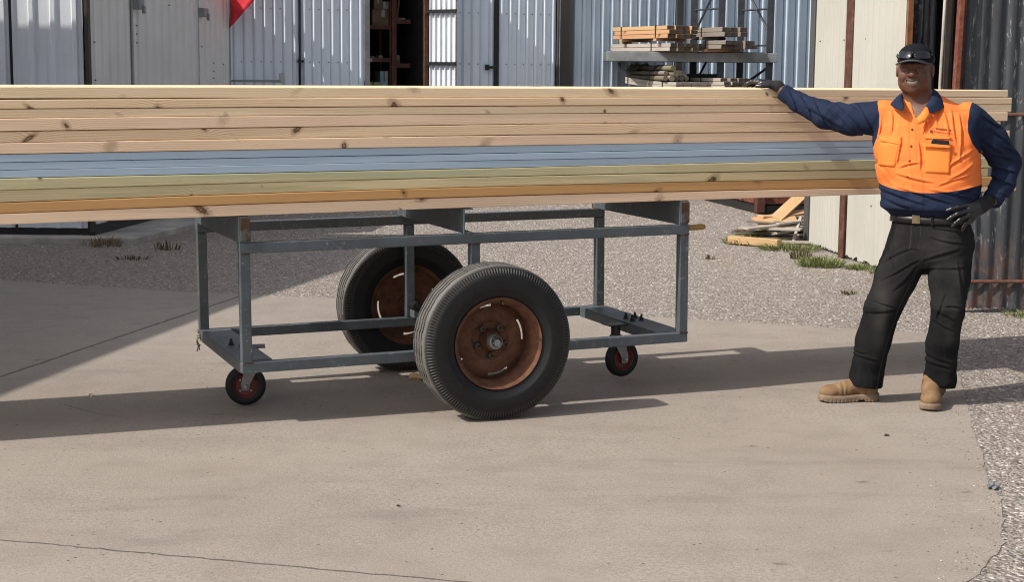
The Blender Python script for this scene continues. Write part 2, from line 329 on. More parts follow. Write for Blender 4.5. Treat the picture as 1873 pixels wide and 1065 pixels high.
def mkobj(name, v, f, mat, parent=None, smooth=False, bevel=0.0, loc=None, origin=None, mi=None, bseg=2, auto=None):
    me = bpy.data.meshes.new(name)
    if origin is not None: v = [(a[0] - origin[0], a[1] - origin[1], a[2] - origin[2]) for a in v]; loc = origin
    me.from_pydata([tuple(map(float, a)) for a in v], [], [tuple(map(int, a)) for a in f])
    bm = bmesh.new(); bm.from_mesh(me); bmesh.ops.recalc_face_normals(bm, faces=bm.faces); bm.to_mesh(me); bm.free()
    for m_ in (mat if isinstance(mat, (list, tuple)) else [mat]): me.materials.append(M[m_] if isinstance(m_, str) else m_)
    if mi is not None and len(mi) == len(me.polygons) and any(mi): me.polygons.foreach_set('material_index', mi)
    if smooth: me.polygons.foreach_set('use_smooth', [True] * len(me.polygons))
    o = bpy.data.objects.new(name, me); COL.objects.link(o)
    if parent is not None: o.parent = parent
    if loc is not None: o.location = loc
    if smooth and auto is not None:
        md = o.modifiers.new('es', 'EDGE_SPLIT'); md.split_angle = R_(auto); md.use_edge_sharp = False
    if bevel:
        b = o.modifiers.new('bevel', 'BEVEL'); b.width = bevel; b.segments = bseg; b.limit_method = 'ANGLE'; b.angle_limit = R_(40)
    return o

def tag(o, label=None, cat=None, group=None, kind=None):
    if label: o['label'] = label
    if cat: o['category'] = cat
    if group: o['group'] = group
    if kind: o['kind'] = kind
    return o
def empty(name, loc, rotz=0.0, label=None, cat=None, group=None):
    o = bpy.data.objects.new(name, None); COL.objects.link(o); o.location = loc; o.rotation_euler = (0, 0, rotz); o.empty_display_size = 0.2
    return tag(o, label, cat, group)
def copy_tree(o, parent=None):
    c = o.copy(); COL.objects.link(c); c.parent = parent
    for ch in list(o.children): copy_tree(ch, c)
    return c
def corrugated(L, z0, z1, kind='rib', period=0.2, depth=0.028, jag=0.0, phase=0.0, thick=0.0, top_w=0.22, lap=False):
    # sheet along local +x, ribs standing out towards local -y; a real double-sided sheet
    xs = []
    if kind == 'rib':
        k = 0
        while True:
            b = k * period - phase * period
            prof = ((0.0, 0.0), (0.5 - top_w, 0.0), (0.5 - top_w * .55, 1.0), (0.5 + top_w * .55, 1.0), (0.5 + top_w, 0.0)) if not lap else ((0.0, 0.0), (0.36, 0.0), (0.365, -0.55), (0.445, -0.55), (0.45, 0.0), (0.60, 1.0), (0.72, 1.0), (0.75, 0.0))
            for fx, d in prof:
                xs.append((b + fx * period, d))
            k += 1
            if b > L: break
    else:
        n = int(L / period * 8) + 1
        for i in range(n + 1): xs.append((i * L / n, 0.5 + 0.5 * math.sin(2 * math.pi * i * L / n / period)))
    xs = [(min(max(x, 0), L), d) for x, d in xs if -period < x < L + period]
    vs = []; fs = []
    for i, (x, d) in enumerate(xs):
        j = jag * (random.random() - .5)
        vs += [(x, -d * depth, z0 + j), (x, -d * depth, z1)]
        if i: fs.append((2 * i - 2, 2 * i, 2 * i + 1, 2 * i - 1))
    n = len(vs)
    vs += [(x, y + 0.004, z) for x, y, z in vs]
    fs += [tuple(reversed([q + n for q in f])) for f in fs[:]]
    for i in range(1, len(xs)): fs += [(2 * i - 2, 2 * i - 2 + n, 2 * i + n, 2 * i), (2 * i - 1, 2 * i + 1, 2 * i + 1 + n, 2 * i - 1 + n)]
    return vs, fs
def wall_frame(p0, p1):
    dx, dy = p1[0] - p0[0], p1[1] - p0[1]; return math.atan2(dy, dx), math.hypot(dx, dy)
# ================================================================== ground
def ground():
    s = 150
    o = mkobj('gravel_ground', [(-s, -s, -0.003), (s, -s, -0.003), (s, s, -0.003), (-s, s, -0.003)], [(0, 1, 2, 3)], 'gravel'); tag(o, kind='structure')
    far = [(-12, 15.3), (-4.026, 12.486), (-2.365, 11.908), (-1.311, 11.657), (1.174, 10.837), (2.854, 10.267)]
    right = [(2.499, 8.785), (2.30, 7.9), (2.048, 6.763), (1.93, 6.15), (1.79, 5.60), (1.52, 5.14), (1.2, 4.7), (1.0, 3.8), (1.0, -6)]
    pts = []
    ctl = far + right
    ph = 0.0
    for a, b in zip(ctl[:-1], ctl[1:]):
        L = math.hypot(b[0] - a[0], b[1] - a[1]); n = max(1, int(L / 0.05)) if L < 7 else 20; amp = 0.004 if a[1] > 6.9 else 0.008
        nx, ny = -(b[1] - a[1]) / L, (b[0] - a[0]) / L
        for i in range(n):
            t = i / n; ph += L / n; w = amp * (math.sin(ph * 7.3) + .6 * math.sin(ph * 17.1 + 1) + .5 * math.sin(ph * 41 + 2)) + random.uniform(-.003, .003)
            pts.append((a[0] + (b[0] - a[0]) * t + nx * w, a[1] + (b[1] - a[1]) * t + ny * w))
    pts += [(1.0, -6), (-12, -6)]
    n = len(pts); v = [(x, y, 0.0) for x, y in pts] + [(x, y, -0.10) for x, y in pts]
    f = [tuple(range(n))] + [(i, (i + 1) % n, n + (i + 1) % n, n + i) for i in range(n)]
    bm = bmesh.new(); vv = [bm.verts.new(p) for p in v]
    top = bm.faces.new([vv[i] for i in range(n)])
    for q in f[1:]: bm.faces.new([vv[i] for i in q])
    bmesh.ops.triangulate(bm, faces=[top]); bmesh.ops.recalc_face_normals(bm, faces=bm.faces)
    me = bpy.data.meshes.new('concrete_slab'); bm.to_mesh(me); bm.free(); me.materials.append(M['concrete'])
    o = bpy.data.objects.new('concrete_slab', me); COL.objects.link(o); tag(o, kind='structure')
    return pts
SLAB = ground()

def inside(poly, x, y):
    c = False; n = len(poly)
    for i in range(n):
        x1, y1 = poly[i]; x2, y2 = poly[i - 1]
        if (y1 > y) != (y2 > y) and x < (x2 - x1) * (y - y1) / (y2 - y1) + x1: c = not c
    return c

def stones():
    n = NT('loose_stone', 0.9); a = n.attr('tone')[2]
    n.col(n.ramp(a, [(0.0, (0.13, 0.11, 0.097)), (0.4, (0.28, 0.243, 0.215)), (0.8, (0.40, 0.358, 0.322)), (1.0, (0.64, 0.595, 0.55))])); M['loose_stone'] = n.m
    V = []; F = []; T = []
    oct_f = [(0, 2, 4), (2, 1, 4), (1, 3, 4), (3, 0, 4), (2, 0, 5), (1, 2, 5), (3, 1, 5), (0, 3, 5)]
    def put(x, y, z, s):
        o = len(V); a = random.uniform(0, 6.28); ca, sa = math.cos(a), math.sin(a); t = random.random() ** 1.3
        for (px, py, pz) in ((1, 0, 0), (-1, 0, 0), (0, 1, 0), (0, -1, 0), (0, 0, 1), (0, 0, -1)):
            k = s * random.uniform(0.6, 1.25); px, py, pz = px * k, py * k * .8, pz * k * .62
            V.append((x + px * ca - py * sa, y + px * sa + py * ca, z + pz)); T.append(t)
        F.extend([tuple(i + o for i in f) for f in oct_f])
    for _ in range(52000):
        y = 4.6 + 16.0 * random.random() ** 0.8; x = random.uniform(-0.37, 0.37) * y
        if inside(SLAB, x, y):
            continue
        if y > 15.2 and x < -3.2: continue
        put(x, y, -0.003, random.uniform(0.004, 0.0088) * (1 + 0.045 * max(0, y - 5)))
    for _ in range(450):    # thrown over the worn corner of the slab
        y = random.uniform(4.5, 6.5); xe = np.interp(y, [4.7, 5.14, 5.6, 6.15, 6.76], [1.2, 1.52, 1.79, 1.93, 2.048]); put(xe + .04 - abs(random.gauss(0, .10)) + .03 * math.sin(y * 9), y, 0.001, random.uniform(0.002, 0.0055))
    for _ in range(500):    # strays on the slab margin
        i = random.randrange(len(SLAB) - 2); p = SLAB[i]
        if p[1] < 4.2 or p[0] < -4.2: continue
        k = random.random() ** 2.2 * (0.30 if p[1] < 6.6 else 0.10)
        y = p[1] - k * (0.9 if p[1] > 10 else .3); x = p[0] - (k if p[1] < 10.3 else 0)
        put(x, y, 0.002, random.uniform(0.0025, 0.007))
    o = mkobj('loose_gravel', V, F, 'loose_stone'); me = o.data
    at = me.attributes.new('tone', 'FLOAT', 'POINT'); at.data.foreach_set('value', T)
    tag(o, kind='stuff')
stones()

# ================================================================== container on the left
def container():
    x0, x1, yf = -7.9, -4.036, 15.38; zb, zt = 0.11, 2.62
    r = empty('shipping_container', (-6, 17.8, 0), 0, 'long white ribbed steel storage container standing on a concrete apron at left', 'container')
    def loc(o): o.location = Vector(o.location) - Vector((-6, 17.8, 0)); return o
    # front panels
    for (a, b, lab) in ((x0, -4.785, 'front_panel'), (-4.757, x1 - 0.05, 'front_panel')):
        v, f = corrugated(b - a, zb + .02, zt, 'rib', 0.205, 0.024, top_w=0.17, phase=0.62)
        o = mkobj('front_panel', v, f, 'clad_white', r); o.location = (a, yf, 0); loc(o)
    m = MB(); m.box(-4.786, -4.756, yf - 0.01, yf + .02, zb, zt); loc(m.build('panel_gap', 'black_paint', r))
    m = MB(); m.box(x1 - .030, x1 + .006, yf - .05, yf + .05, zb - .02, zt + .05); loc(m.build('corner_post', 'door_dark', r, bevel=.006))
    # side wall with its panels, receding
    ang, L = wall_frame((x1, yf), (-3.52, 20.0))
    cuts = [(0.05, 1.13, 0.22, 0.16), (1.18, 3.33, 0.25, 0.72), (3.39, L, 0.21, 0.2)]
    for a, b, per, ph in cuts:
        v, f = corrugated(b - a, zb + .06, zt, 'rib', per, 0.022, top_w=0.2, phase=ph, jag=.03)
        o = mkobj('side_panel', v, f, 'clad_grey', r); o.rotation_euler = (0, 0, ang); o.location = (x1 + math.cos(ang) * a, yf + math.sin(ang) * a, 0); loc(o)
    for a, w in ((1.13, .05), (3.33, .05)):
        m = MB(); m.box(a, a + w * .35, -.012, .01, zb, zt); o = m.build('panel_joint', 'black_paint', r); o.rotation_euler = (0, 0, ang); o.location = (x1, yf, 0); loc(o)
        m = MB(); m.box(a + w * .4, a + w * 1.7, -.030, .004, zb + .05, zt); o = m.build('joint_strip', 'clad_grey', r); o.rotation_euler = (0, 0, ang); o.location = (x1, yf, 0); loc(o)
        m = MB(); m.box(a + .005, a + .17, -.10, -.03, 2.26, 2.36); m.box(a + .11, a + .15, -.12, -.09, 2.22, 2.30)
        o = m.build('door_bracket', 'steel_grey', r, bevel=.006); o.rotation_euler = (0, 0, ang); o.location = (x1, yf, 0); loc(o)
    mb = MB()
    for k in range(13):
        a = random.choice((0.07, 1.25, 2.30, 3.45, 3.9, 4.3)); z = random.uniform(1.5, 2.5)
        mb.box(a - .006, a + .006, -.034, -.02, z - .006, z + .006)
    o = mb.build('rivet', 'black_paint', r); o['kind'] = 'stuff'; o.rotation_euler = (0, 0, ang); o.location = (x1, yf, 0); loc(o)
    # sill, base and roof
    m = MB(); m.box(x0, x1, yf + .03, yf + .16, 0.05, zb + .03); loc(m.build('base_rail', 'black_paint', r))
    m = MB(); m.box(0.0, L, -.01, .12, 0.05, zb + .05); o = m.build('base_rail', 'black_paint', r); o.rotation_euler = (0, 0, ang); o.location = (x1, yf, 0); loc(o)
    m = MB(); m.prism([(x0, yf), (x1, yf), (-3.52, 20.0), (x0, 20.0)], zt, zt + .05); loc(m.build('roof', 'clad_white', r))
    m = MB(); m.box(x0, -3.53, 19.98, 20.03, zb, zt); m.box(x0 - .03, x0, yf, 20.0, zb, zt); loc(m.build('rear_wall', 'clad_white', r))
container()
def apron():
    m = MB(); m.prism([(-9, 15.10), (-3.60, 15.16), (-2.85, 19.6), (-3.4, 19.9), (-9, 19.9)], -0.05, 0.06)
    tag(m.build('concrete_path', 'apron_concrete', bevel=.012), kind='structure')
apron()

# off-frame neighbour that throws the shade over the left of the yard
def neighbour():
    r = empty('neighbouring_shed', (-8.2, 8.0, 0), 0, 'tall grey shed standing left of the yard', 'shed')
    m = MB(); A = [(-7.25, 4.0), (-6.94, 5.9), (-6.67, 7.29), (-6.30, 9.11), (-5.50, 12.2), (-5.20, 14.23), (-13.0, 14.23), (-13.0, 4.0)]
    m.prism([(a - (-8.2), b - 8.0) for a, b in A], 4.30, 4.50); m.build('roof', 'clad_white', r)
    m = MB(); m.prism([(-7.7 + 8.2, -3.6), (-7.2 + 8.2, -0.6), (-5.95 + 8.2, 5.9), (-4.6, 5.9), (-4.6, -3.6)], 0.0, 4.30); m.build('wall', 'clad_grey', r)
neighbour()

# ================================================================== long shed behind
MX, MY, MA = -3.52, 20.1, R_(20)
def Q(t): return float(np.interp(t, [-.1, .016, .881, .91, 1.757, 1.824, 2.287, 2.619, 2.673, 2.853, 3.601, 3.666, 4.532, 4.549, 4.785, 5.255, 6.448, 6.538, 8.928, 9.6],
                                [-.1, .016, .856, .884, 1.699, 1.764, 2.206, 2.521, 2.573, 2.743, 3.45, 3.511, 4.321, 4.337, 4.556, 4.992, 6.088, 6.171, 8.327, 8.95]))
def midshed():
    r = empty('corrugated_shed', (MX, MY, 0), MA, 'long pale blue corrugated shed with a row of doors behind the trolley', 'shed')
    zt = 3.3
    def sheet(name, t0, t1, per, mat, off=0.0, phase=0.1, depth=.024, tw=.11, yaw=0.0):
        t0, t1 = Q(t0), Q(t1); v, f = corrugated(t1 - t0, 0.05, zt, 'rib', per, depth, phase=phase, lap=True)
        o = mkobj(name, v, f, mat, r); o.location = (t0, off, 0); o.rotation_euler = (0, 0, yaw); return o
    def screws(par, t0, t1, per, phase):
        m = MB(); k = 0
        while (k + 1) * per < t1 - t0:
            for z in (1.76, 2.42):
                xx = k * per + per * (0.2 - phase)
                if 0 < xx < t1 - t0: m.box(xx - .007, xx + .007, -.008, .002, z - .007, z + .007)
            k += 1
        o = m.build('screw', 'steel_grey', par); o['kind'] = 'stuff'; return o
    def bar(name, t0, t1, y0, y1, z0, z1, mat, par=None):
        m = MB(); m.box(Q(t0), Q(t1), y0, y1, z0, z1); return m.build(name, mat, par or r, bevel=.004)
    for (a, b, per, ph, nm) in ((0.02, 0.875, .124, .3, 'door'), (0.925, 1.755, .120, .35, 'door'), (2.86, 3.60, .124, .25, 'door'), (3.69, 4.53, .120, .35, 'door')):
        d = sheet(nm, a, b, per, 'clad_door', phase=ph, yaw=(R_(-1.2) if a > 0.9 and a < 1 else 0)); screws(d, a, b, per, ph)
    bar('door_gap', 0.877, 0.912, -.004, .03, .05, zt, 'black_paint'); bar('door_gap', 3.602, 3.688, -.002, .03, .05, zt, 'black_paint')
    bar('drop_bolt', 0.885, 0.905, -.05, -.02, 1.35, 1.86, 'black_paint'); bar('drop_bolt', 0.855, 0.94, -.045, -.02, 1.755, 1.785, 'black_paint')
    bar('latch', 3.50, 3.62, -.07, -.035, 1.70, 1.735, 'black_paint'); bar('latch', 3.47, 3.52, -.075, -.03, 1.68, 1.755, 'black_paint')
    bar('kick_rail', -0.02, 0.62, -.16, -.13, 1.505, 1.535, 'steel_grey'); bar('padlock', 0.60, 0.66, -.16, -.12, 1.50, 1.62, 'zinc')
    bar('jamb', 1.757, 1.83, -.05, .05, .05, zt, 'steel_grey'); bar('jamb', 2.60, 2.655, -.03, .06, .05, zt, 'rust_post')
    # the leaf that stands open, seen almost edge on
    ox, oy = Q(2.67), -0.03
    v, f = corrugated(0.46, .05, zt, 'rib', .085, .028, phase=.2, top_w=.12)
    o = mkobj('open_door', v, f, 'clad_white', r); o.location = (ox, oy, 0); o.rotation_euler = (0, 0, R_(-58))
    for z in (1.735, 2.40):
        m = MB(); m.box(-.02, .48, -.055, -.030, z, z + .045); m.build('hinge_rod', 'black_paint', o)
    bar('post', 4.55, 4.79, -.06, .06, .0, zt, 'dark_post'); bar('post_edge', 4.572, 4.584, -.075, -.062, .0, zt, 'steel_grey')
    sheet('wall_sheet', 4.80, 6.42, .135, 'clad_blue', phase=.4, depth=.030, tw=.13)
    bar('post', 6.44, 6.55, -.05, .05, 0, zt, 'dark_post')
    sheet('wall_sheet', 6.56, 9.6, .19, 'clad_blue', phase=.2, depth=.040, tw=.16)
    # room behind the opening
    m = MB(); z0 = .02
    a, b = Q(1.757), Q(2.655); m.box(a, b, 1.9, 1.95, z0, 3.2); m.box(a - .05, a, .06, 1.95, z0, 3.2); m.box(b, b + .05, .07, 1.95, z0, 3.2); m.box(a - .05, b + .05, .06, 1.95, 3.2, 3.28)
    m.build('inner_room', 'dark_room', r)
    m = MB(); m.box(-.05, 9.0, .07, 3.6, zt, zt + .05); m.build('roof', 'clad_blue', r)
    m = MB(); m.box(-.05, 9.0, 3.5, 3.55, 0, zt); m.box(8.95, 9.0, .06, 3.5, 0, zt); m.build('rear_wall', 'clad_blue', r)
    return r
SHED = midshed()
def W(t, off, z):  # point on the long shed's wall
    t = Q(t)
    return (MX + math.cos(MA) * t - math.sin(MA) * off, MY + math.sin(MA) * t + math.cos(MA) * off, z)

def shelving():
    r = empty('shelving_unit', W(1.86, .70, 0), MA, 'rusty brown steel shelving unit inside the dark doorway', 'shelves')
    for z in (1.30, 1.775, 2.205, 2.66):
        m = MB(); m.box(0.0, .47, 0, .03, z, z + .055); m.box(.0, .47, .03, .55, z + .02, z + .04); m.build('shelf', 'shelf_rust', r, bevel=.003)
    for x in (-.03, .44):
        m = MB(); m.box(x, x + .035, -.005, .035, .0, 3.0); m.box(x, x + .035, .52, .55, 0, 3.0); m.build('upright', 'shelf_rust', r)
    m = MB(); m.box(.10, .17, -.008, -.002, 2.21, 2.255); m.build('shelf_label', 'carton_white', r)
    m = MB(); m.box(.13, .20, -.008, -.002, 1.78, 1.825); m.build('shelf_label', 'carton_white', r)
    r2 = empty('shelving_unit', W(2.36, .66, 0), MA, 'second rusty shelving unit at the right side of the dark doorway', 'shelves')
    for z in (1.70, 2.28):
        m = MB(); m.box(0.03, .24, 0, .03, z, z + .06); m.box(.03, .24, .03, .5, z + .03, z + .05); m.build('shelf', 'shelf_rust', r2, bevel=.003)
    m = MB(); m.box(-.02, .045, -.01, .03, .0, 3.0); m.build('upright', 'shelf_rust', r2)
    m = MB(); m.add([(.045, 0, 2.33), (.075, 0, 2.62), (.10, 0, 2.62), (.06, 0, 2.30), (.045, .03, 2.33), (.075, .03, 2.62), (.10, .03, 2.62), (.06, .03, 2.30)], [(0, 1, 2, 3), (7, 6, 5, 4), (0, 4, 5, 1), (1, 5, 6, 2), (2, 6, 7, 3), (3, 7, 4, 0)]); m.build('brace', 'shelf_rust', r2)
shelving()
def cartons():
    def ct(name, t, off, z, w, d, h, mat, lab, grp=None, tape=True):
        r = empty(name, W(t, off + .37, z), MA, lab, 'carton', grp)
        m = MB(); m.box(0, w, 0, d, 0, h); m.build('box_body', mat, r, bevel=.004)
        if tape: m = MB(); m.box(w * .42, w * .58, -.0025, d * .9, h, h + .0025); m.box(w * .42, w * .58, -.003, -.0005, h * .55, h); m.build('tape', 'carton_white' if mat == 'carton_brown' else 'carton_brown', r)
    ct('carton', 2.09, .40, 2.247, .30, .25, .22, 'carton_brown', 'brown carton at the bottom of the pile on the upper doorway shelf')
    ct('carton', 2.12, .42, 2.472, .12, .2, .13, 'carton_brown', 'small brown carton on top of the pile on the upper doorway shelf')
    ct('carton', 2.25, .42, 2.472, .10, .2, .10, 'carton_white', 'small white carton on the pile on the upper doorway shelf, at its right')
    ct('carton', 1.99, .40, 1.345, .21, .3, .165, 'carton_green', 'low green and blue striped carton on the lowest doorway shelf')
    ct('carton', 2.205, .40, 1.345, .11, .3, .31, 'carton_blue', 'upright green and blue striped carton on the lowest doorway shelf')
    ct('carton', 2.415, .36, 1.752, .06, .1, .115, 'carton_brown', 'small brown carton on the lower shelf of the right-hand shelving')
    ct('carton', 2.42, .36, 2.332, .13, .2, .03, 'carton_white', 'flat white carton on the upper shelf of the right-hand shelving')
    ct('carton', 1.89, .38, 1.817, .09, .16, .04, 'carton_white', 'flat white carton at the left of the middle doorway shelf')
    ct('carton', 1.99, .38, 1.817, .05, .16, .05, 'carton_white', 'small white carton second on the middle doorway shelf')
    ct('carton', 2.06, .38, 1.817, .07, .16, .032, 'carton_brown', 'flat brown carton in the middle of the middle doorway shelf')
    ct('carton', 2.18, .38, 1.817, .05, .16, .045, 'carton_white', 'small white carton at the right of the middle doorway shelf')
cartons()

def redtarp():
    # a sagging red awning cloth hung off the container's far corner
    nu, nv = 14, 10; V = []; F = []
    p00, p10, p01 = Vector((-3.50, 19.86, 2.16)), Vector((-3.06, 19.55, 2.62)), Vector((-3.48, 20.02, 2.95))
    for i in range(nu + 1):
        for j in range(nv + 1):
            a, b = i / nu, j / nv
            p = p00 + (p10 - p00) * a * 1.5 + (p01 - p00) * b * (1 - .25 * a)
            p.y += 0.03 * math.sin(b * 9 + a * 4) + .02 * math.sin(a * 15 + b * 5); p.z -= .03 * math.sin(math.pi * a)
            V.append(p)
    for i in range(nu):
        for j in range(nv): q = i * (nv + 1) + j; F.append((q, q + nv + 1, q + nv + 2, q + 1))
    o = mkobj('awning', V, F, 'red_tarp', smooth=True, origin=p00); m = o.modifiers.new('thick', 'SOLIDIFY'); m.thickness = .006
    tag(o, 'sagging red cloth awning hung beside the grey container wall', 'awning')
redtarp()

# ================================================================== timber rack
RKZ = 1.905
def rack():
    r = empty('storage_rack', (2.2, 18.2, 0), 0, 'tall dark steel storage rack loaded with timber bundles beside the blue wall', 'rack')
    def L(x, y): return x - 2.2, y - 18.2
    for (x, y) in ((2.05, 18.55), (2.29, 17.95), (2.585, 18.55), (2.83, 17.95)):
        a, b = L(x, y); m = MB(); m.box(a - .036, a + .036, b - .03, b + .03, .26, 3.6)
        for k in range(36): m.box(a - .012, a + .012, b - .032, b - .0305, .05 + k * .1, .09 + k * .1)
        m.build('upright', 'rack_steel', r)
    for (xa, ya, xb, yb) in ((2.05, 18.55, 2.29, 17.95), (2.585, 18.55, 2.83, 17.95)):
        a, b = L(xa, ya), L(xb, yb)
        z0s = [(.3, .9), (.9, .3 + 1.2), (1.5, 2.1), (2.1, 2.75)] if xa < 2.3 else [(.3, .9), (1.5, .9), (1.5, 1.75), (2.72, 2.1)]
        for z0, z1 in z0s: m = MB(); m.tube([(*a, z0), (*b, z1)], .014, 6); m.build('brace', 'rack_steel', r)
        for z in (0.6, 1.55, 1.98, 2.38): m = MB(); m.tube([(*a, z), (*b, z)], .012, 6); m.build('brace', 'rack_steel', r)
    # the beams carrying the bundles reach out to the left on a slim leg
    for z, x0 in ((RKZ - .115, 1.02), (1.385, 1.15)):
        for yy in (17.86, 18.62):
            a, b = L(x0, yy); c = L(2.90, yy)[0]; m = MB(); m.box(a, c, b, b + .05, z, z + .105); m.build('beam', 'rack_beam', r, bevel=.006)
        a, b = L(x0, 17.9); c = L(2.90, 18.6)[0]; m = MB(); m.box(a + .03, c - .05, b + .02, b + .71, z + .10, z + .113); m.build('deck', 'rack_beam', r)
    a, b = L(1.21, 17.93); m = MB(); m.box(a - .022, a + .022, b - .02, b + .02, 1.495, RKZ - .116); m.build('leg', 'rack_steel', r)
    a, b = L(1.21, 18.58); m = MB(); m.box(a - .022, a + .022, b - .02, b + .02, 1.495, RKZ - .116); m.build('leg', 'rack_steel', r)
    a, b = L(1.98, 18.35); m = MB(); m.box(a, a + .34, b, b + .2, 1.50, 1.66); m.build('back_panel', 'black_paint', r)
rack()
def bundle(name, x, y, z, ang, Ls, cols, rows, w, h, mats, label, straps=(.25, .7), bearers=True, jit=.03, curve=0.0, cat='timber bundle'):
    # corner nearest the viewer at (x, y, z); boards run back along local +y, stack along local +x / +z
    r = empty(name, (x, y, z), ang, label, cat); bz = .028 if bearers else 0.0
    if bearers:
        for s in straps: m = MB(); m.box(-.01, cols * w + .01, Ls * s - .03, Ls * s + .03, 0, bz); m.build('bearer', mats[0], r, bevel=.003)
    for k in range(rows):
        for c in range(cols):
            if rows > 1 and k == rows - 1 and c in (0,) and random.random() < .3 and rows > 2: pass
            o = random.uniform(-jit, jit); zz = bz + k * h; m = MB()
            if curve:
                n = 8
                for i in range(n):
                    y0, y1 = Ls * i / n, Ls * (i + 1) / n; c0, c1 = curve * (i / n) ** 2, curve * ((i + 1) / n) ** 2
                    x0, x1 = c * w + .003, (c + 1) * w - .003
                    m.add([(x0, y0, zz + c0), (x1, y0, zz + c0), (x1, y0, zz + h - .003 + c0), (x0, y0, zz + h - .003 + c0), (x0, y1, zz + c1), (x1, y1, zz + c1), (x1, y1, zz + h - .003 + c1), (x0, y1, zz + h - .003 + c1)],
                          [(0, 4, 5, 1), (1, 5, 6, 2), (2, 6, 7, 3), (3, 7, 4, 0)] + ([(0, 1, 2, 3)] if i == 0 else []) + ([(4, 7, 6, 5)] if i == n - 1 else []))
                m.build('board', random.choice(mats), r)
            else:
                m.box(0, Ls, -(w - .006) / 2, (w - .006) / 2, -(h - .004) / 2, (h - .004) / 2)
                m.mi = [0, 0, 0, 0, 1, 1]; ob = m.build('board', [random.choice(mats), 'weathered_end'], r, bevel=.003); ob.rotation_euler = (0, 0, R_(90)); ob.location = (c * w + w / 2, o, zz + h / 2)
    for s in straps:
        m = MB(); t = .003; y0, y1 = Ls * s - .008, Ls * s + .008; X, Z = cols * w, bz + rows * h + (curve * s * s); zb = -.0 if not bearers else 0.0
        zb = curve * s * s + zb
        m.box(-t, 0, y0, y1, zb, Z + t); m.box(0, X, y0, y1, Z - .001, Z + t); m.box(X, X + t, y0, y1, zb, Z + t); m.build('strap', 'strap_black', r)
    return r
GA = R_(27)
bundle('timber_bundle', 1.66, 17.55, RKZ + .108, GA, 1.16, 4, 3, .095, .046, ['orange_pine', 'orange_pine', 'scrap_yellow'], 'orange pine timber bundle with black straps, highest on the left of the rack', (.22, .85))
bundle('timber_bundle', 1.70, 17.60, RKZ - .002, GA, 1.62, 5, 2, .088, .044, ['silver_timber', 'silver_timber', 'treated_pine_pale'], 'pale grey timber bundle lying on the rack beam under the orange pine bundle', (.25, .9), bearers=False)
bundle('timber_bundle', 2.27, 17.62, RKZ + .132, GA, .72, 3, 2, .10, .052, ['grey_timber'], 'weathered grey timber bundle at upper right of the rack', (.6, .9))
bundle('timber_bundle', 2.25, 17.50, RKZ - .002, GA, 0.45, 5, 2, .09, .046, ['orange_pine', 'grey_timber', 'grey_timber'], 'short mixed orange and grey timber bundle at the right end of the rack beam', (.75,), bearers=True, jit=.05)
bundle('timber_bundle', 1.76, 17.55, 1.498, GA, 1.10, 4, 2, .10, .036, ['silver_timber'], 'bowed silver grey timber bundle on the lower rack level behind the long timber', (.25, .92), bearers=False, curve=.05)
bundle('timber_bundle', 2.27, 17.62, 1.498, GA, .6, 4, 3, .09, .04, ['grey_timber', 'silver_timber'], 'small dark timber bundle at the right of the lower rack level', (.7,), bearers=False, jit=.06)
def poles():
    r = empty('pole_bundle', (1.62, 17.7, 1.575), R_(17), 'bundle of round olive brown poles on the lower rack level, wrapped at the back', 'pole bundle')
    k = 0
    for row, n in ((0, 5), (1, 4), (2, 2)):
        for c in range(n):
            R0 = random.uniform(.026, .036); x = .035 + c * .07 + row * .033; z = .033 + row * .055; o = random.uniform(-.08, .1)
            m = MB(); m.tube([(x, o, z), (x + random.uniform(-.01, .01), .8, z + .004), (x, 1.55 + o, z + .02)], [R0, R0 * .93, R0 * .7], 10); ob = m.build('pole', random.choice(['olive_timber', 'olive_timber', 'grey_timber']), r, smooth=True, auto=50)
    for s in (.35, 1.2):
        m = MB(); pts = [(-.012, s, .0), (-.012, s, .10), (.10, s, .178), (.24, s, .175), (.36, s, .10), (.36, s, 0)]; m.tube(pts, .006, 5); m.build('strap', 'strap_black', r)
    m = MB(); V = []; F = []
    for i in range(9):
        for j in range(9):
            V.append((-.02 + .3 * i / 8, .75 + .55 * j / 8, .10 + .085 * math.sin(math.pi * (i + .6) / 9.2) + .012 * math.sin(i * 2.1 + j * 1.3)))
    for i in range(8):
        for j in range(8): q = i * 9 + j; F.append((q, q + 1, q + 10, q + 9))
    o = mkobj('cover_sheet', V, F, 'tarp_dark', r, smooth=True); s = o.modifiers.new('t', 'SOLIDIFY'); s.thickness = .005
poles()
def loose_plank():
    m = MB(); m.box(0, 1.1, -.05, .05, -.02, .02); o = m.build('plank', 'silver_timber', bevel=.003); o.location = (1.255, 18.72, RKZ + .155); o.rotation_euler = (0, 0, R_(90 + 10))
    o.location = (1.30, 18.60, RKZ + .107)
    tag(o, 'single grey plank sticking out past the left end of the orange bundle', 'plank')
loose_plank()

# the rack stands well back against the long shed
RK = 1.165; _C = Vector((0, 0, 1.6654))
for o in list(COL.objects):
    if o.parent is None and (o.name.split('.')[0] in ('storage_rack', 'timber_bundle', 'pole_bundle') or o.name == 'plank'):
        o.location = _C + (Vector(o.location) - _C) * RK; o.scale = (RK, RK, RK)
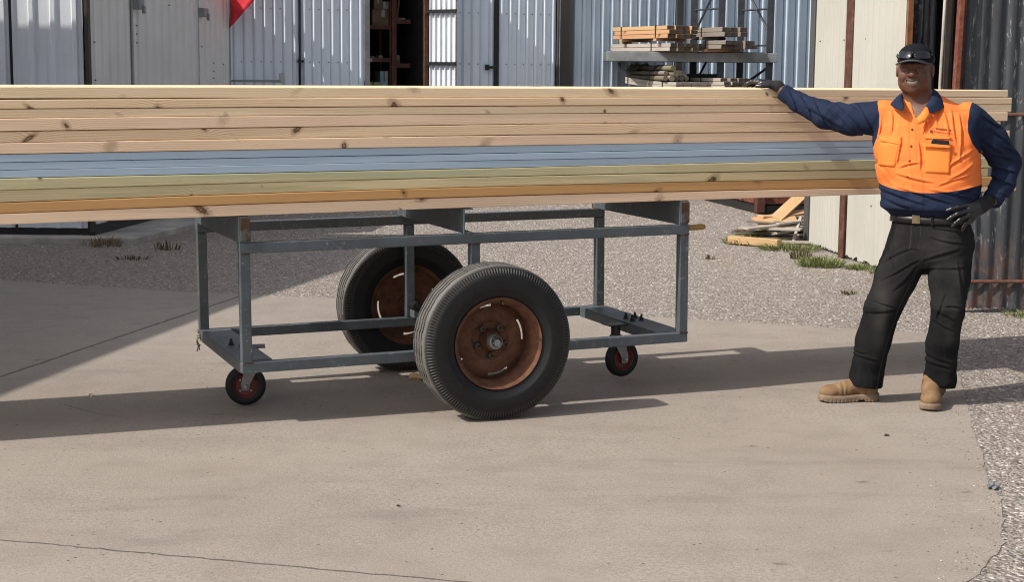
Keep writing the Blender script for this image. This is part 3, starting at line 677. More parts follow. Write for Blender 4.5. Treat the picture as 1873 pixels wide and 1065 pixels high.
# ================================================================== cream sheets on rusty posts, right
def sheets():
    p0, p1 = (2.915, 15.55), (3.245, 13.30); ang, L = wall_frame(p0, p1)
    r = empty('corrugated_fence', (*p0, 0), ang, 'cream corrugated iron fence on rusty posts behind the man', 'fence')
    def tx(s): return (s * p0[1] - p0[0]) / (math.cos(ang) - s * math.sin(ang))
    ta, tb, tc = tx(.2075), tx(.2105), tx(.2435)
    for a, b, per, dp in ((tx(.1862), ta - .02, .072, .010), (tb + .02, tc - .01, .15, .040)):
        v, f = corrugated(b - a, 0.03, 3.4, 'sine', per, dp, jag=.035); o = mkobj('sheet', v, f, 'clad_cream', r, smooth=True, auto=50); o.location = (a, .0, 0)
    m = MB(); m.box(ta - .005, tb + .005, -.05, -.01, -.02, 3.6); m.build('post', 'rust_post', r, bevel=.006)
    m = MB(); m.tube([(tb + .012, -.035, -.02), (tb + .012, -.035, 3.6)], .014, 10); m.build('pipe', 'rust_post', r, smooth=True)
    m = MB(); m.box(tc - .005, tc + .025, -.03, .02, 0, 3.6); m.build('post', 'rust_orange', r, bevel=.004)
    m = MB(); m.box(tx(.1862) - .14, tx(.1862) - .01, -.02, .06, 0, 3.4); m.build('post', 'dark_post', r, bevel=.006)
    m = MB(); m.box(.02, tc, .02, .05, .5, .56); m.box(.02, tc, .02, .05, 2.0, 2.06); m.build('rail', 'rust_post', r)
    m = MB()
    for k in range(16): xx = random.uniform(.05, tc - .05); zz = random.choice((.53, 1.98, 2.5)); m.box(xx - .005, xx + .005, -.020, -.008, zz - .005, zz + .005)
    o = m.build('nail', 'rust_post', r); o['kind'] = 'stuff'
sheets()
def darkshed():
    r = empty('dark_shed', (3.3, 11.25, 0), 0, 'dark weathered corrugated iron shed at the right edge with an open black bay', 'shed')
    v, f = corrugated(3.0, .03, 3.3, 'sine', .105, .020, jag=.02)
    o = mkobj('wall_sheet', v, f, 'clad_dark', r, smooth=True, auto=50); o.location = (-.18, 0, 0); o.rotation_euler = (0, 0, R_(2))
    for z in (.225, 1.40): m = MB(); m.tube([(-.16, -.035, z), (1.5, .02, z + .006), (2.6, .06, z)], .013, 8); m.build('rail', 'rust_post', r, smooth=True)
    m = MB(); m.box(2.7, 2.75, .12, 2.9, 0, 3.3); m.build('side_wall', 'clad_dark', r)
    m = MB(); m.box(-.02, 2.8, .06, 2.6, 3.3, 3.36); m.build('roof', 'clad_dark', r)
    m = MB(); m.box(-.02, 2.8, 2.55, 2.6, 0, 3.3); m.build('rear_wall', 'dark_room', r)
    m = MB(); m.box(-.275, -.240, -.08, -.0, 0, 3.5); 
    o = m.build('post', 'rust_red', r, bevel=.004); o.rotation_euler = (0, R_(.9), 0); o.location = (-.0, 0.0, 0)
    m = MB(); m.box(-.238, -.222, -.06, .0, 0, 3.5); o = m.build('post_edge', 'rust_post', r); o.rotation_euler = (0, R_(.9), 0)
    # dark sheets and a pale pole leaning in the bay
    for x0, w, yy, mat in ((.0, .235, 2.15, 'clad_dark'),):
        v, f = corrugated(w, .05, 3.2, 'sine', .05, .01); o = mkobj('inner_sheet', v, f, mat, r, smooth=True, auto=50); o.location = (x0 - .055, yy, 0)
    m = MB(); m.box(.195, .255, 1.90, 1.93, .03, 3.2); m.build('inner_panel', 'door_dark', r)
    m = MB(); m.tube([(.185, 1.85, 0), (.155, 1.85, 1.6), (.178, 1.85, 3.1)], .014, 8); m.build('inner_pole', 'apron_concrete', r, smooth=True)
darkshed()

# ================================================================== rusty skip, scrap wood, plants
def skip():
    a = Vector((2.92, 19.15)); d1 = (Vector((2.50, 21.3)) - a); d2 = Vector((1.9, .28)); L1 = d1.length; ang = math.atan2(d1.y, d1.x)
    r = empty('rusty_trailer', (a.x, a.y, 0), ang, 'low rust red steel trailer tray lying on the gravel beyond the timber', 'trailer')
    W2 = 1.9
    m = MB(); m.box(0, L1, -W2, 0, .30, .345); m.build('deck', 'rust_red', r, bevel=.005)
    m = MB(); m.box(0, L1, -.03, .01, .12, .48); 
    for k in range(6): m.box(.03 + k * L1 / 5.2, .07 + k * L1 / 5.2, .012, .03, .14, .48)
    m.build('side_board', 'rust_red', r, bevel=.004)
    m = MB(); m.box(-.03, .01, -W2, -.032, .12, .48)
    for k in range(5): m.box(-.05, -.032, -.06 - k * .44, -.02 - k * .44, .14, .48)
    m.build('end_board', 'rust_red', r, bevel=.004)
    m = MB(); m.box(-.04, L1, -.10, -.02, .0, .11); m.box(-.04, .06, -W2, -.11, .0, .10); m.build('chassis', 'black_paint', r, bevel=.004)
    m = MB(); m.box(-.10, .0, -.07, .03, .02, .30); m.build('corner_post', 'rust_post', r, bevel=.005)
skip()
def scrap():
    mats = ['scrap_yellow', 'pine', 'grey_timber', 'grey_timber', 'silver_timber']
    def pl(x, y, z, L, w, t, yaw, pitch, roll, mat, lab):
        m = MB(); m.box(-L / 2, L / 2, -w / 2, w / 2, -t / 2, t / 2); o = m.build('scrap_board', mat, bevel=.003); o.location = (x, y, z); o.rotation_euler = (R_(roll), R_(pitch), R_(yaw)); tag(o, lab, 'board', 'scrap boards piled by the fence')
    pl(2.80, 16.10, .36, .50, .13, .02, 40, -30, 18, 'scrap_yellow', 'yellow board leaning steeply at the top of the scrap pile')
    pl(2.70, 16.05, .255, .60, .13, .022, 14, -8, 10, 'orange_pine', 'reddish flat board second from the top of the scrap pile')
    pl(2.64, 15.92, .205, .40, .13, .02, 8, -5, 26, 'scrap_yellow', 'bright yellow board lying tilted in the middle of the scrap pile')
    pl(2.55, 15.9, .15, .75, .10, .02, -4, -7, 0, 'grey_timber', 'long grey board sticking out left from under the yellow board')
    pl(2.70, 15.95, .125, .66, .12, .02, 10, 3, 0, 'silver_timber', 'silver grey board low in the scrap pile')
    pl(2.72, 16.0, .085, .7, .12, .025, -8, 0, 0, 'grey_timber', 'dark grey board near the ground in the scrap pile')
    pl(2.68, 15.8, .05, .62, .10, .03, 20, 0, 0, 'grey_timber', 'weathered grey board on the ground under the scrap pile')
    pl(2.74, 15.62, .035, .58, .09, .022, -12, 0, 0, 'silver_timber', 'silver board on the ground in front of the scrap pile')
    pl(2.36, 15.55, .045, .55, .09, .07, -38, 0, 0, 'scrap_yellow', 'short thick yellow offcut lying in the grass left of the scrap pile')
    pl(2.80, 15.75, .12, .36, .03, .02, 60, -50, 0, 'silver_timber', 'thin grey stick propped up in front of the scrap pile')
    pl(2.84, 15.86, .19, .5, .12, .02, 3, 4, -8, 'grey_timber', 'dark board resting under the top boards of the scrap pile')
    for k in range(9):
        pl(2.66 + random.uniform(-.2, .16), 15.95 + random.uniform(-.2, .25), .04 + .022 * k, random.uniform(.4, .75), random.uniform(.06, .12), .02, random.uniform(-35, 35), random.uniform(-5, 5), random.uniform(-6, 6), random.choice(['grey_timber', 'grey_timber', 'silver_timber', 'olive_timber']), 'weathered grey board jumbled low inside the scrap pile')
    pl(2.76, 16.12, .23, .6, .12, .02, 22, 4, 4, 'scrap_yellow', 'narrow yellow board near the back of the scrap pile')
scrap()
def tuft(name, x, y, rad, h, n, mat, lab, cat, grp, lean=.6, z=0.0):
    V = []; F = []
    for _ in range(n):
        a = random.uniform(0, 6.28); q = rad * math.sqrt(random.random()); bx, by = q * math.cos(a), q * math.sin(a) * .8
        hh = h * random.uniform(.35, 1.0) * (1 - .4 * q / rad); w = random.uniform(.0025, .005) * (1 + h); da = random.uniform(0, 6.28); ln = lean * hh * random.uniform(.1, 1)
        ox, oy = math.cos(da) * ln + bx * .5, math.sin(da) * ln + by * .5; sx, sy = -math.sin(da) * w, math.cos(da) * w; o = len(V)
        V += [(bx - sx, by - sy, -.012), (bx + sx, by + sy, -.012), (bx + ox * .35 + sx * .8, by + oy * .35 + sy * .8, hh * .6), (bx + ox * .35 - sx * .8, by + oy * .35 - sy * .8, hh * .6), (bx + ox, by + oy, hh * random.uniform(.75, 1))]
        F += [(o, o + 1, o + 2, o + 3), (o + 3, o + 2, o + 4)]
    ob = mkobj(name, V, F, mat); ob.location = (x, y, z); tag(ob, lab, cat, grp)
GG = 'grass tufts in the gravel'
tuft('grass_tuft', 2.36, 15.75, .25, .14, 420, 'grass_green', 'green grass patch around the yellow offcut by the scrap pile', 'grass', GG)
tuft('grass_tuft', 2.66, 15.25, .28, .10, 420, 'grass_green', 'low green grass strip in front of the scrap pile', 'grass', GG)
tuft('grass_tuft', 2.70, 13.95, .19, .15, 420, 'grass_green', 'big bright green grass tuft in front of the cream fence', 'grass', GG)
tuft('grass_tuft', 2.62, 14.5, .09, .17, 90, 'weed_olive', 'small olive weed behind the big green tuft', 'weed', GG)
tuft('grass_tuft', 3.02, 13.75, .13, .08, 200, 'grass_green', 'low green tuft at the foot of the cream fence', 'grass', GG)
tuft('grass_tuft', 3.16, 13.45, .13, .08, 160, 'grass_green', 'low green tuft at the right end of the cream fence', 'grass', GG)
tuft('grass_tuft', 2.98, 12.35, .10, .10, 90, 'weed_olive', 'sparse weed behind the left leg of the man', 'weed', GG)
tuft('grass_tuft', 2.58, 12.15, .06, .06, 50, 'weed_olive', 'tiny weed in the gravel left of the man', 'weed', GG)
tuft('grass_tuft', 3.60, 11.1, .14, .06, 150, 'grass_green', 'low green grass at the foot of the dark corrugated wall', 'grass', GG)
tuft('grass_tuft', 1.78, 14.4, .05, .07, 40, 'weed_olive', 'tiny weed alone in the gravel left of the big tuft', 'weed', GG)
GD = 'dry weeds by the container'
tuft('dry_weed', -3.85, 15.0, .18, .16, 120, 'grass_dry', 'straw brown dry weed clump at the corner of the concrete apron', 'weed', GD, .9)
tuft('dry_weed', -3.2, 14.75, .12, .17, 40, 'weed_olive', 'thin upright olive weed right of the dry clump', 'weed', GD)
tuft('dry_weed', -3.35, 14.0, .15, .06, 80, 'weed_olive', 'low dark weed in the shaded gravel', 'weed', GD)
def debris():
    def bit(name, x, y, s, mat, lab, cat, sz=.35):
        bm = bmesh.new(); bmesh.ops.create_icosphere(bm, subdivisions=2, radius=1)
        for v in bm.verts: k = random.uniform(.45, 1.35); v.co = Vector((v.co.x * s * k, v.co.y * s * .55 * k, v.co.z * s * sz * k + s * sz * .8))
        me = bpy.data.meshes.new(name); bm.to_mesh(me); bm.free(); me.materials.append(M[mat]); o = bpy.data.objects.new(name, me); COL.objects.link(o)
        o.location = (x, y, 0); o.rotation_euler = (0, 0, random.uniform(0, 3)); tag(o, lab, cat)
    bit('wood_chip', -2.145, 8.03, .022, 'wood_chip', 'pale wood chip on the concrete left of the trolley', 'wood chip')
    bit('scrap_rag', 1.965, 6.36, .040, 'plastic_scrap', 'crumpled blue grey plastic scrap at the edge of the gravel', 'scrap', .3)
    bit('wood_wedge', -.50, 8.55, .05, 'scrap_yellow', 'small yellow wood chip behind the front wheel', 'wood chip', .4)
    bit('dead_leaf', 1.75, 7.30, .02, 'dark_soil', 'dark dead leaf on the concrete below the boots', 'leaf', .2)
    bit('dead_leaf', -.43, 6.0, .012, 'dark_soil', 'small dark dead leaf on the concrete at lower left', 'leaf', .3)
debris()
# ================================================================== timber trolley
YAW, TILT = 0.3827, 0.0106
OX, OY = -1.253, 7.3612
TL, TW, W0, TH, UW = 2.3422, 1.0708, 0.2646, 0.6147, 1.2157
RW = 0.381
AX = (OX + UW * math.cos(YAW), OY + UW * math.sin(YAW))
def trolley():
    r = empty('timber_trolley', (AX[0], AX[1], 0), 0, 'blue grey steel trolley on two large truck wheels carrying the long timber stack', 'trolley')
    r.rotation_euler = (Matrix.Rotation(YAW, 3, 'Z') @ Matrix.Rotation(-TILT, 3, 'Y')).to_euler()
    def B(name, u0, u1, v0, v1, w0, w1, mat='frame_paint', bv=.004):
        o = (((u0 + u1) / 2 - UW), (v0 + v1) / 2, (w0 + w1) / 2); m = MB(); m.box(u0 - UW, u1 - UW, v0, v1, w0, w1); return m.build(name, mat, r, bevel=bv, origin=o)
    t = .05; Hh = W0 + TH
    for v0 in (0, TW - t):
        B('rail', 0, TL, v0, v0 + t, W0, W0 + t); B('rail', 0, TL, v0, v0 + t, Hh - t, Hh)
    for u0 in (0.0, 1.14, TL - t):
        for v0, v1 in ((.0, t), (TW - t, TW)):
            B('post', u0 + .001, u0 + t, v0 + .001, v1 - .001, W0 + t, Hh - t)
    # bottom cross plates (150 channels, web up) and axle beam
    for u0 in (0.0, TL - .155):
        m = MB(); a, b = u0 - UW, u0 + .155 - UW
        m.box(a, b, t, TW - t, W0 + .046, W0 + .053); m.box(a, a + .006, t, TW - t, W0 - .005, W0 + .046); m.box(b - .006, b, t, TW - t, W0 - .005, W0 + .046)
        m.build('cross_plate', 'frame_paint', r, origin=((a + b) / 2, TW / 2, W0), bevel=.002)
    B('axle_beam', UW - .055, UW + .055, -.02, TW + .02, W0 + .054, W0 + .118)
    m = MB(); m.tube([(-.035, -.24, RW), (-.035, TW + .20, RW)], .028, 14); m.build('axle', 'bolt_black', r, smooth=True, auto=40)
    # top cross channels carrying the timber
    for k, (u0, side) in enumerate(((0.0, 1), (1.105, 1), (TL - .055, 1))):
        m = MB(); a = u0 - UW; z0, z1 = Hh + .001, Hh + .1245; f = .05
        m.box(a, a + .006, .0, TW, z0, z1); m.box(a + .006, a + f, .0, TW, z0, z0 + .007); m.box(a + .006, a + f, .0, TW, z1 - .007, z1)
        m.build('cross_channel', 'frame_paint', r, origin=(a, TW / 2, z0), bevel=.002)
        if k != 1: B('end_plate', u0 + .0065, u0 + f + .004, -.004, .003, z0 + .0075, z1 - .0075, 'rust_stub', .002)
        m = MB(); m.box(a - .001, a + .05, TW, TW + .006, z0, z1); m.build('end_plate', 'rust_stub' if k == 2 else 'frame_paint', r)
    # welds
    m = MB()
    for u0 in (0, 1.14, TL - t):
        for w in (W0 + t, Hh - t):
            for s in range(6): m.box(u0 + .004 + s * .008 - UW, u0 + .010 + s * .008 - UW, -.003, .004, w - .004, w + .004)
    o = m.build('weld_bead', 'rust_stub', r); o['kind'] = 'stuff'
    # bolts
    def bolt(u, v, w):
        b = MB(); b.lathe([(0, 0), (0, .017), (.004, .017), (.004, .0)], 12); b.lathe([(.004, .012), (.016, .012), (.016, .007), (.032, .007), (.034, 0)], 6)
        o = b.build('bolt', 'bolt_black', r); o.location = (u - UW, v, w); o.rotation_euler = (R_(90), 0, 0)
    for du, dv in ((.05, .54), (.105, .54), (.05, .62), (.105, .62)): bolt(TL - .155 + du, dv - .10, W0 + .053)
    for du, dv in ((.055, .50), (.095, .44)): bolt(du, dv, W0 + .053)
    # stick pushed into the right end, rope tied at the left rear corner
    m = MB(); m.tube([(TL - UW - .01, TW - .12, Hh - .035), (TL - UW + .12, TW - .13, Hh - .032), (TL - UW + .15, TW - .13, Hh - .030)], [.016, .018, .010], 10)
    m2 = MB(); m2.tube([(TL - UW + .0005, .022, Hh - .02), (TL - UW + .085, .018, Hh - .016), (TL - UW + .10, .018, Hh - .016)], [.014, .016, .011], 10); m2.build('handle', 'handle_wood', r, smooth=True, auto=45)
    m = MB()
    for q in range(7):
        a = q * .9; m.tube([(-UW - .012 + .012 * math.sin(a), TW - .06 + .014 * math.cos(a), W0 + .055 - q * .012), (-UW - .016, TW - .05, W0 + .05 - q * .012), (-UW - .010 + .014 * math.cos(a), TW - .055, W0 + .040 - q * .012)], .006, 5)
    m.tube([(-UW - .012, TW - .05, W0 - .02), (-UW - .02, TW - .056, W0 - .06)], .004, 5); m.tube([(-UW - .012, TW - .05, W0 - .02), (-UW - .004, TW - .046, W0 - .055)], .004, 5)
    m.build('rope_knot', 'rope', r, smooth=True)

    # ---- big wheels: disc rim as the wheel, tyre / hub / nuts as sub-parts
    def tyre_mesh():
        seg = 312; Rr = RW
        prof = [(-.062, .208), (-.078, .214), (-.090, .235), (-.099, .262), (-.1015, .264), (-.1025, .272), (-.1045, .30), (-.1015, .3235), (-.1015, .3255), (-.0970, .3445), (-.0960, .347), (-.090, .3605), (-.082, .370), (-.075, .3765)]
        gs = [-.050, -.018, .018, .050]
        top = []
        for g in gs: top += [(g - .0080, .3800), (g - .0055, .3650), (g + .0055, .3650), (g + .0080, .3800)]
        full = prof + top + [(-y, q) for y, q in reversed(prof)]
        ng = len(prof); V = []; F = []; T = []
        for k in range(seg):
            w = 2 * math.pi * k / seg
            for i, (y, q) in enumerate(full):
                if ng <= i < ng + len(top): y = y + (.0035 if (k // 7) % 2 else -.0035) * (1 if True else 0)
                j = i if i < ng else (len(full) - 1 - i)
                if 9 <= j <= 12 and (k % 2 == 0): q -= .0065; y *= .965
                zz = q * math.sin(w); xx = q * math.cos(w)
                if zz < -Rr + .007: zz = -Rr + .007
                V.append((xx, y, zz)); T.append(1.0 if ng - 1 <= i <= ng + len(top) and not (ng <= i < ng + len(top) and (i - ng) % 4 in (1, 2)) else (0.35 if 9 <= j <= 12 and k % 2 else 0.0))
        n = len(full)
        F = [(k * n + i, k * n + i + 1, ((k + 1) % seg) * n + i + 1, ((k + 1) % seg) * n + i) for k in range(seg) for i in range(n - 1)]
        return V, F, T
    def wheel(v, flip):
        # wheel disc: barrel and flange by lathe, dished disc with four slots cut out
        m = MB(); m.lathe([(-.088, .2175), (-.092, .2215), (-.088, .2235), (-.083, .219), (-.077, .2105), (-.060, .205), (-.045, .198), (-.02, .1935), (.06, .193), (.078, .205), (.088, .2235), (.083, .2145), (.06, .2055), (.058, .197), (-.02, .186), (-.045, .191), (-.063, .199), (-.080, .2065)], 96, close=True)
        seg = 120; radii = [(.193, .050), (.184, .046), (.177, .043), (.164, .036), (.150, .031), (.12, .029), (.100, .030), (.093, .036), (.088, .041), (.05, .041), (.03, .041)]
        slots = [15, 105, 195, 285]
        def cut(k, i):
            a = (k + .5) * 360 / seg; return i == 2 and any(abs((a - s + 180) % 360 - 180) < 19 for s in slots)
        V = []; F = []; n = len(radii)
        for side, off in ((0, 0.0), (1, .006)):
            for k in range(seg):
                w = 2 * math.pi * k / seg
                for q, y in radii: V.append((q * math.cos(w), y + off, q * math.sin(w)))
        N = seg * n
        for k in range(seg):
            k2 = (k + 1) % seg
            for i in range(n - 1):
                a, b, c, d = k * n + i, k2 * n + i, k2 * n + i + 1, k * n + i + 1
                if cut(k, i): continue
                F.append((a, b, c, d)); F.append((a + N, d + N, c + N, b + N))
                if i == 1 and cut(k, 2): F.append((d, c, c + N, d + N))
                if i == 3 and cut(k, 2): F.append((a, a + N, b + N, b))
        m.add(V, F); wh = m.build('wheel', 'rust_wheel', r, smooth=True, auto=38)
        wh.location = (-.035, v, RW - .006); wh.rotation_euler = (0, R_(flip[1]), R_(180) if flip[0] else 0)
        V, F, T = tyre_mesh(); ty = mkobj('tyre', V, F, 'rubber', wh, smooth=True, auto=55)
        # keep the flat contact patch down: the tyre is not spun with the disc
        at = ty.data.attributes.new('tread', 'FLOAT', 'POINT'); at.data.foreach_set('value', T); ty.rotation_euler = (0, -R_(flip[1]), 0)
        h = MB(); h.lathe([(.075, .0), (.075, .056), (.022, .056), (.014, .050), (-.012, .047), (-.020, .042), (-.020, 0)], 32); h.build('hub', 'rust', wh, smooth=True, auto=40)
        h = MB(); h.lathe([(-.0202, .037), (-.050, .034), (-.055, .029), (-.055, .0)], 28); h.lathe([(-.0552, .019), (-.066, .018), (-.066, 0)], 6); h.build('hub_cap', 'steel_grey', wh, smooth=True, auto=35)
        for k in range(5):
            w = R_(90 + 36 + 72 * k); h = MB(); h.lathe([(.042, .021), (.034, .020), (.032, .0165)], 14); h.lathe([(.034, .0165), (.010, .0155), (.008, .0105), (.020, .0095), (.020, 0)], 6)
            o = h.build('lug_nut', 'nut_rust', wh); o.location = (.074 * math.cos(w), 0, .074 * math.sin(w))
        h = MB(); h.tube([(.012, -.070, .205), (.016, -.094, .198), (.018, -.104, .192)], .004, 6)
        h.build('valve', 'bolt_black', wh)
        return wh
    wheel(-.185, (False, 0)); wheel(TW + .105, (True, 25))

    # ---- casters
    def caster(u, v, yawd, zb):
        R0 = .1; c = empty('caster', (u - UW, v, zb), R_(yawd)); c.parent = r
        m = MB(); m.lathe([(-.018, .060), (-.022, .066), (-.024, .080), (-.020, .094), (-.010, .1), (.010, .1), (.020, .094), (.024, .080), (.022, .066), (.018, .060)], 56, Matrix.Translation((0, 0, R0))); m.build('tyre', 'rubber', c, smooth=True)
        m = MB(); m.lathe([(-.020, .064), (-.024, .062), (-.018, .056), (-.006, .050), (-.006, .024), (-.020, .022), (-.020, 0)], 40, Matrix.Translation((0, 0, R0))); m.lathe([(.020, .064), (.024, .062), (.018, .056), (.006, .050), (.006, .024), (.020, .022), (.020, 0)], 40, Matrix.Translation((0, 0, R0))); m.build('rim', 'caster_red', c, smooth=True, auto=40)
        m = MB()
        for k in range(4): w = R_(45 + 90 * k); m.lathe([(-.0065, .005), (-.012, .005), (-.012, 0)], 6, Matrix.Translation((.038 * math.cos(w), 0, R0 + .038 * math.sin(w))))
        o = m.build('rim_bolt', 'zinc', c)
        m = MB()
        for s in (-1, 1):
            y0, y1 = (s * .031, s * .035) if s > 0 else (-.035, -.031)
            poly = [(-.018, R0 - .022), (.018, R0 - .022), (.022, R0 + .01), (.075, R0 + .108), (.0, R0 + .108), (-.022, R0 + .01)]
            vs = [(x, y, z) for y in (y0, y1) for x, z in poly]; n = 6
            m.add(vs, [tuple(range(n)), tuple(range(2 * n - 1, n - 1, -1))] + [(i, n + i, n + (i + 1) % n, (i + 1) % n) for i in range(n)])
        m.box(-.0, .078, -.036, .036, R0 + .108, R0 + .113); m.build('fork', 'caster_grey', c, bevel=.0015)
        m = MB(); m.lathe([(-.052, 0), (-.052, .008), (-.046, .010), (.046, .010), (.052, .008), (.052, 0)], 12, Matrix.Translation((0, 0, R0))); m.build('axle', 'zinc', c, smooth=True, auto=40)
        m = MB(); Mz = Matrix.Translation((.04, 0, R0 + .112)) @ Matrix.Rotation(R_(90), 4, 'X'); m.lathe([(0, .0), (0, .034), (.018, .034), (.022, .028), (.022, 0)], 24, Mz); m.build('swivel', 'caster_grey', c, smooth=True, auto=40)
        m = MB(); m.box(-.02, .10, -.045, .045, W0 + .0395 - zb, W0 + .0455 - zb); m.lathe([(0, 0), (0, .026), (W0 + .0393 - zb - R0 - .1345, .026)], 18, Matrix.Translation((.04, 0, R0 + .1345)) @ Matrix.Rotation(R_(90), 4, 'X')); m.build('top_plate', 'bolt_black', c)
    caster(.12, .49, -12, .0125); caster(2.17, .43, 188, .0175)
trolley()

# ================================================================== the long boards
ZL = [1.581, 1.530, 1.485, 1.444, 1.388, 1.338, 1.289, 1.253, 1.219, 1.185, 1.132, 1.079, 1.030, 0.981]
ZM = [1.589, 1.541, 1.501, 1.462, 1.411, 1.359, 1.307, 1.271, 1.236, 1.200, 1.157, 1.109, 1.062, 1.0095]
ZR = [1.590, 1.549, 1.510, 1.469, 1.418, 1.366, 1.316, 1.282, 1.249, 1.213, 1.160, 1.112, 1.061, 1.0245]
UL, UM, UR = -1.05, 1.45, 3.4
def lag(u, a, b, c):
    u = min(u, 3.7); u = u if u > -1.6 else -1.6 + .6 * (1 - math.exp((u + 1.6) / .6)) * -1
    return a * (u - UM) * (u - UR) / ((UL - UM) * (UL - UR)) + b * (u - UL) * (u - UR) / ((UM - UL) * (UM - UR)) + c * (u - UL) * (u - UM) / ((UR - UL) * (UR - UM))
ENDS = [4.307, 4.336, 4.338, 4.312, 4.270, 4.333, 4.19, 4.20, 4.175, 4.29, 4.20, 4.28, 4.398]
MATS = ['pine_pale', 'pine', 'pine_pale', 'pine_pink', 'pine', 'pine_pink', 'primed_blue', 'primed_blue', 'primed_blue', 'treated_pine', 'treated_pine_pale', 'stained_pine', 'pine_pink']
LABS = ['long pale pine board at the top of the trolley stack, touched by the man',
        'long pine board second from the top of the trolley stack, front edge',
        'long pale pine board third from the top of the trolley stack, front edge',
        'long pinkish pine board fourth from the top of the trolley stack, front edge',
        'long pine board with wavy grain fifth from the top of the trolley stack, front edge',
        'long pinkish pine board lying directly on the blue boards, front edge',
        'topmost of the three long blue primed boards, front edge',
        'middle one of the three long blue primed boards, front edge',
        'lowest of the three long blue primed boards, front edge',
        'green tinted treated pine board directly under the blue boards, front edge',
        'pale greenish treated pine board directly above the orange brown board, front edge',
        'orange brown stained board second from the bottom of the trolley stack, front edge',
        'pale pinkish board at the bottom of the trolley stack resting on the trolley, front edge']
KIND = ['pale pine', 'pine', 'pale pine', 'pinkish pine', 'pine', 'pinkish pine', 'blue primed', 'blue primed', 'blue primed', 'green treated', 'pale treated', 'orange brown', 'pale pinkish']
LAYER = ['top', 'second', 'third', 'fourth', 'fifth', 'sixth', 'seventh', 'eighth', 'ninth', 'tenth', 'eleventh', 'twelfth', 'bottom']
def boards():
    rnd = random.Random(5)
    for k in range(13):
        for j in range(4):
            wd = .207 if k % 2 else .209; v0 = j * .2145 + rnd.uniform(-.0025, .0025)
            if j == 0: v0 = [0.000, -.004, .001, -.002, .0, -.001, .003, .001, .002, -.002, .0, -.001, .001][k]
            u0 = -2.95 + rnd.uniform(-.06, .06); u1 = ENDS[k] if j == 0 else ENDS[k] - rnd.uniform(.0, .12) - (.18 if (k == 0 and j == 1) else 0)
            if k in (0,) and j > 0: u1 = 4.10 - .02 * j
            n = 40; V = []; F = []; r = .0036 if k not in (6, 7, 8) else .002
            # section in (v, z) with eased arrises
            for i in range(n + 1):
                u = u0 + (u1 - u0) * i / n; z = lag(u, ZL[k + 1], ZM[k + 1], ZR[k + 1]); h = lag(u, ZL[k], ZM[k], ZR[k]) - z - .0021 - .0009 * math.sin(k * 3.7 + u * .8); dv = .0018 * math.sin(u * 1.3 + k * 2.1 + j)
                if k == 1: h -= max(0.0, .3 - u) * .0028
                sec = [(0, r), (r * .3, r * .3), (r, 0), (wd - r, 0), (wd - r * .3, r * .3), (wd, r), (wd, h - r), (wd - r * .3, h - r * .3), (wd - r, h), (r, h), (r * .3, h - r * .3), (0, h - r)]
                for a, b in sec: V.append((u - u0, a + dv, z + b - 1.0))
            s = len(sec)
            for i in range(n):
                for q in range(s): F.append((i * s + q, i * s + (q + 1) % s, (i + 1) * s + (q + 1) % s, (i + 1) * s + q))
            F += [tuple(range(s - 1, -1, -1)), tuple(n * s + q for q in range(s))]
            o = mkobj('timber_board', V, F, MATS[k])
            cy, sy = math.cos(YAW), math.sin(YAW); o.rotation_euler = (0, 0, YAW)
            o.location = (OX + u0 * cy - v0 * sy, OY + u0 * sy + v0 * cy, 1.0)
            if j == 0: tag(o, LABS[k], 'board', 'long boards stacked on the trolley')
            else: tag(o, '%s board behind the front edge board in the %s layer of the trolley stack' % (KIND[k], LAYER[k]), 'board', 'boards behind the front edge, %s layer' % LAYER[k])
boards()
# ================================================================== implicit surfaces for the figure
def n3(P, seed=0.0):
    # smooth lattice noise, about -1..1
    P = P + seed * 17.31; I = np.floor(P).astype(np.int64); f = P - I; f = f * f * (3 - 2 * f)
    def h(a, b, c):
        q = (a * 374761393 + b * 668265263 + c * 2147483647) & 0xffffffff; q = ((q ^ (q >> 13)) * 1274126177) & 0xffffffff; return ((q ^ (q >> 16)) & 0xffff) / 32767.5 - 1
    x, y, z = I[:, 0], I[:, 1], I[:, 2]; r = 0
    for dx in (0, 1):
        for dy in (0, 1):
            for dz in (0, 1):
                w = (f[:, 0] if dx else 1 - f[:, 0]) * (f[:, 1] if dy else 1 - f[:, 1]) * (f[:, 2] if dz else 1 - f[:, 2]); r = r + w * h(x + dx, y + dy, z + dz)
    return r
def cap(P, a, b, ra, rb):
    a = np.array(a, float); ba = np.array(b, float) - a; q = P - a; t = np.clip(q @ ba / (ba @ ba), 0, 1)
    return np.linalg.norm(q - t[:, None] * ba, axis=1) - (ra + t * (rb - ra))
def ell(P, c, r, R=None):
    q = P - np.array(c, float)
    if R is not None: q = q @ R
    r = np.array(r, float); k0 = np.linalg.norm(q / r, axis=1); k1 = np.linalg.norm(q / (r * r), axis=1) + 1e-9
    return k0 * (k0 - 1) / k1
def chain(P, pts, rs, k=0.0):
    d = None
    for i in range(len(pts) - 1):
        e = cap(P, pts[i], pts[i + 1], rs[i], rs[i + 1]); d = e if d is None else (smin(d, e, k) if k else np.minimum(d, e))
    return d
def smin(a, b, k):
    h = np.clip(0.5 + 0.5 * (b - a) / k, 0, 1); return b * (1 - h) + a * h - k * h * (1 - h)
def smax(a, b, k): return -smin(-a, -b, k)
TH_ = R_(25)
TA = np.array([math.cos(TH_), -math.sin(TH_), 0]); TF = np.array([-math.sin(TH_), -math.cos(TH_), 0])   # person's left, person's front
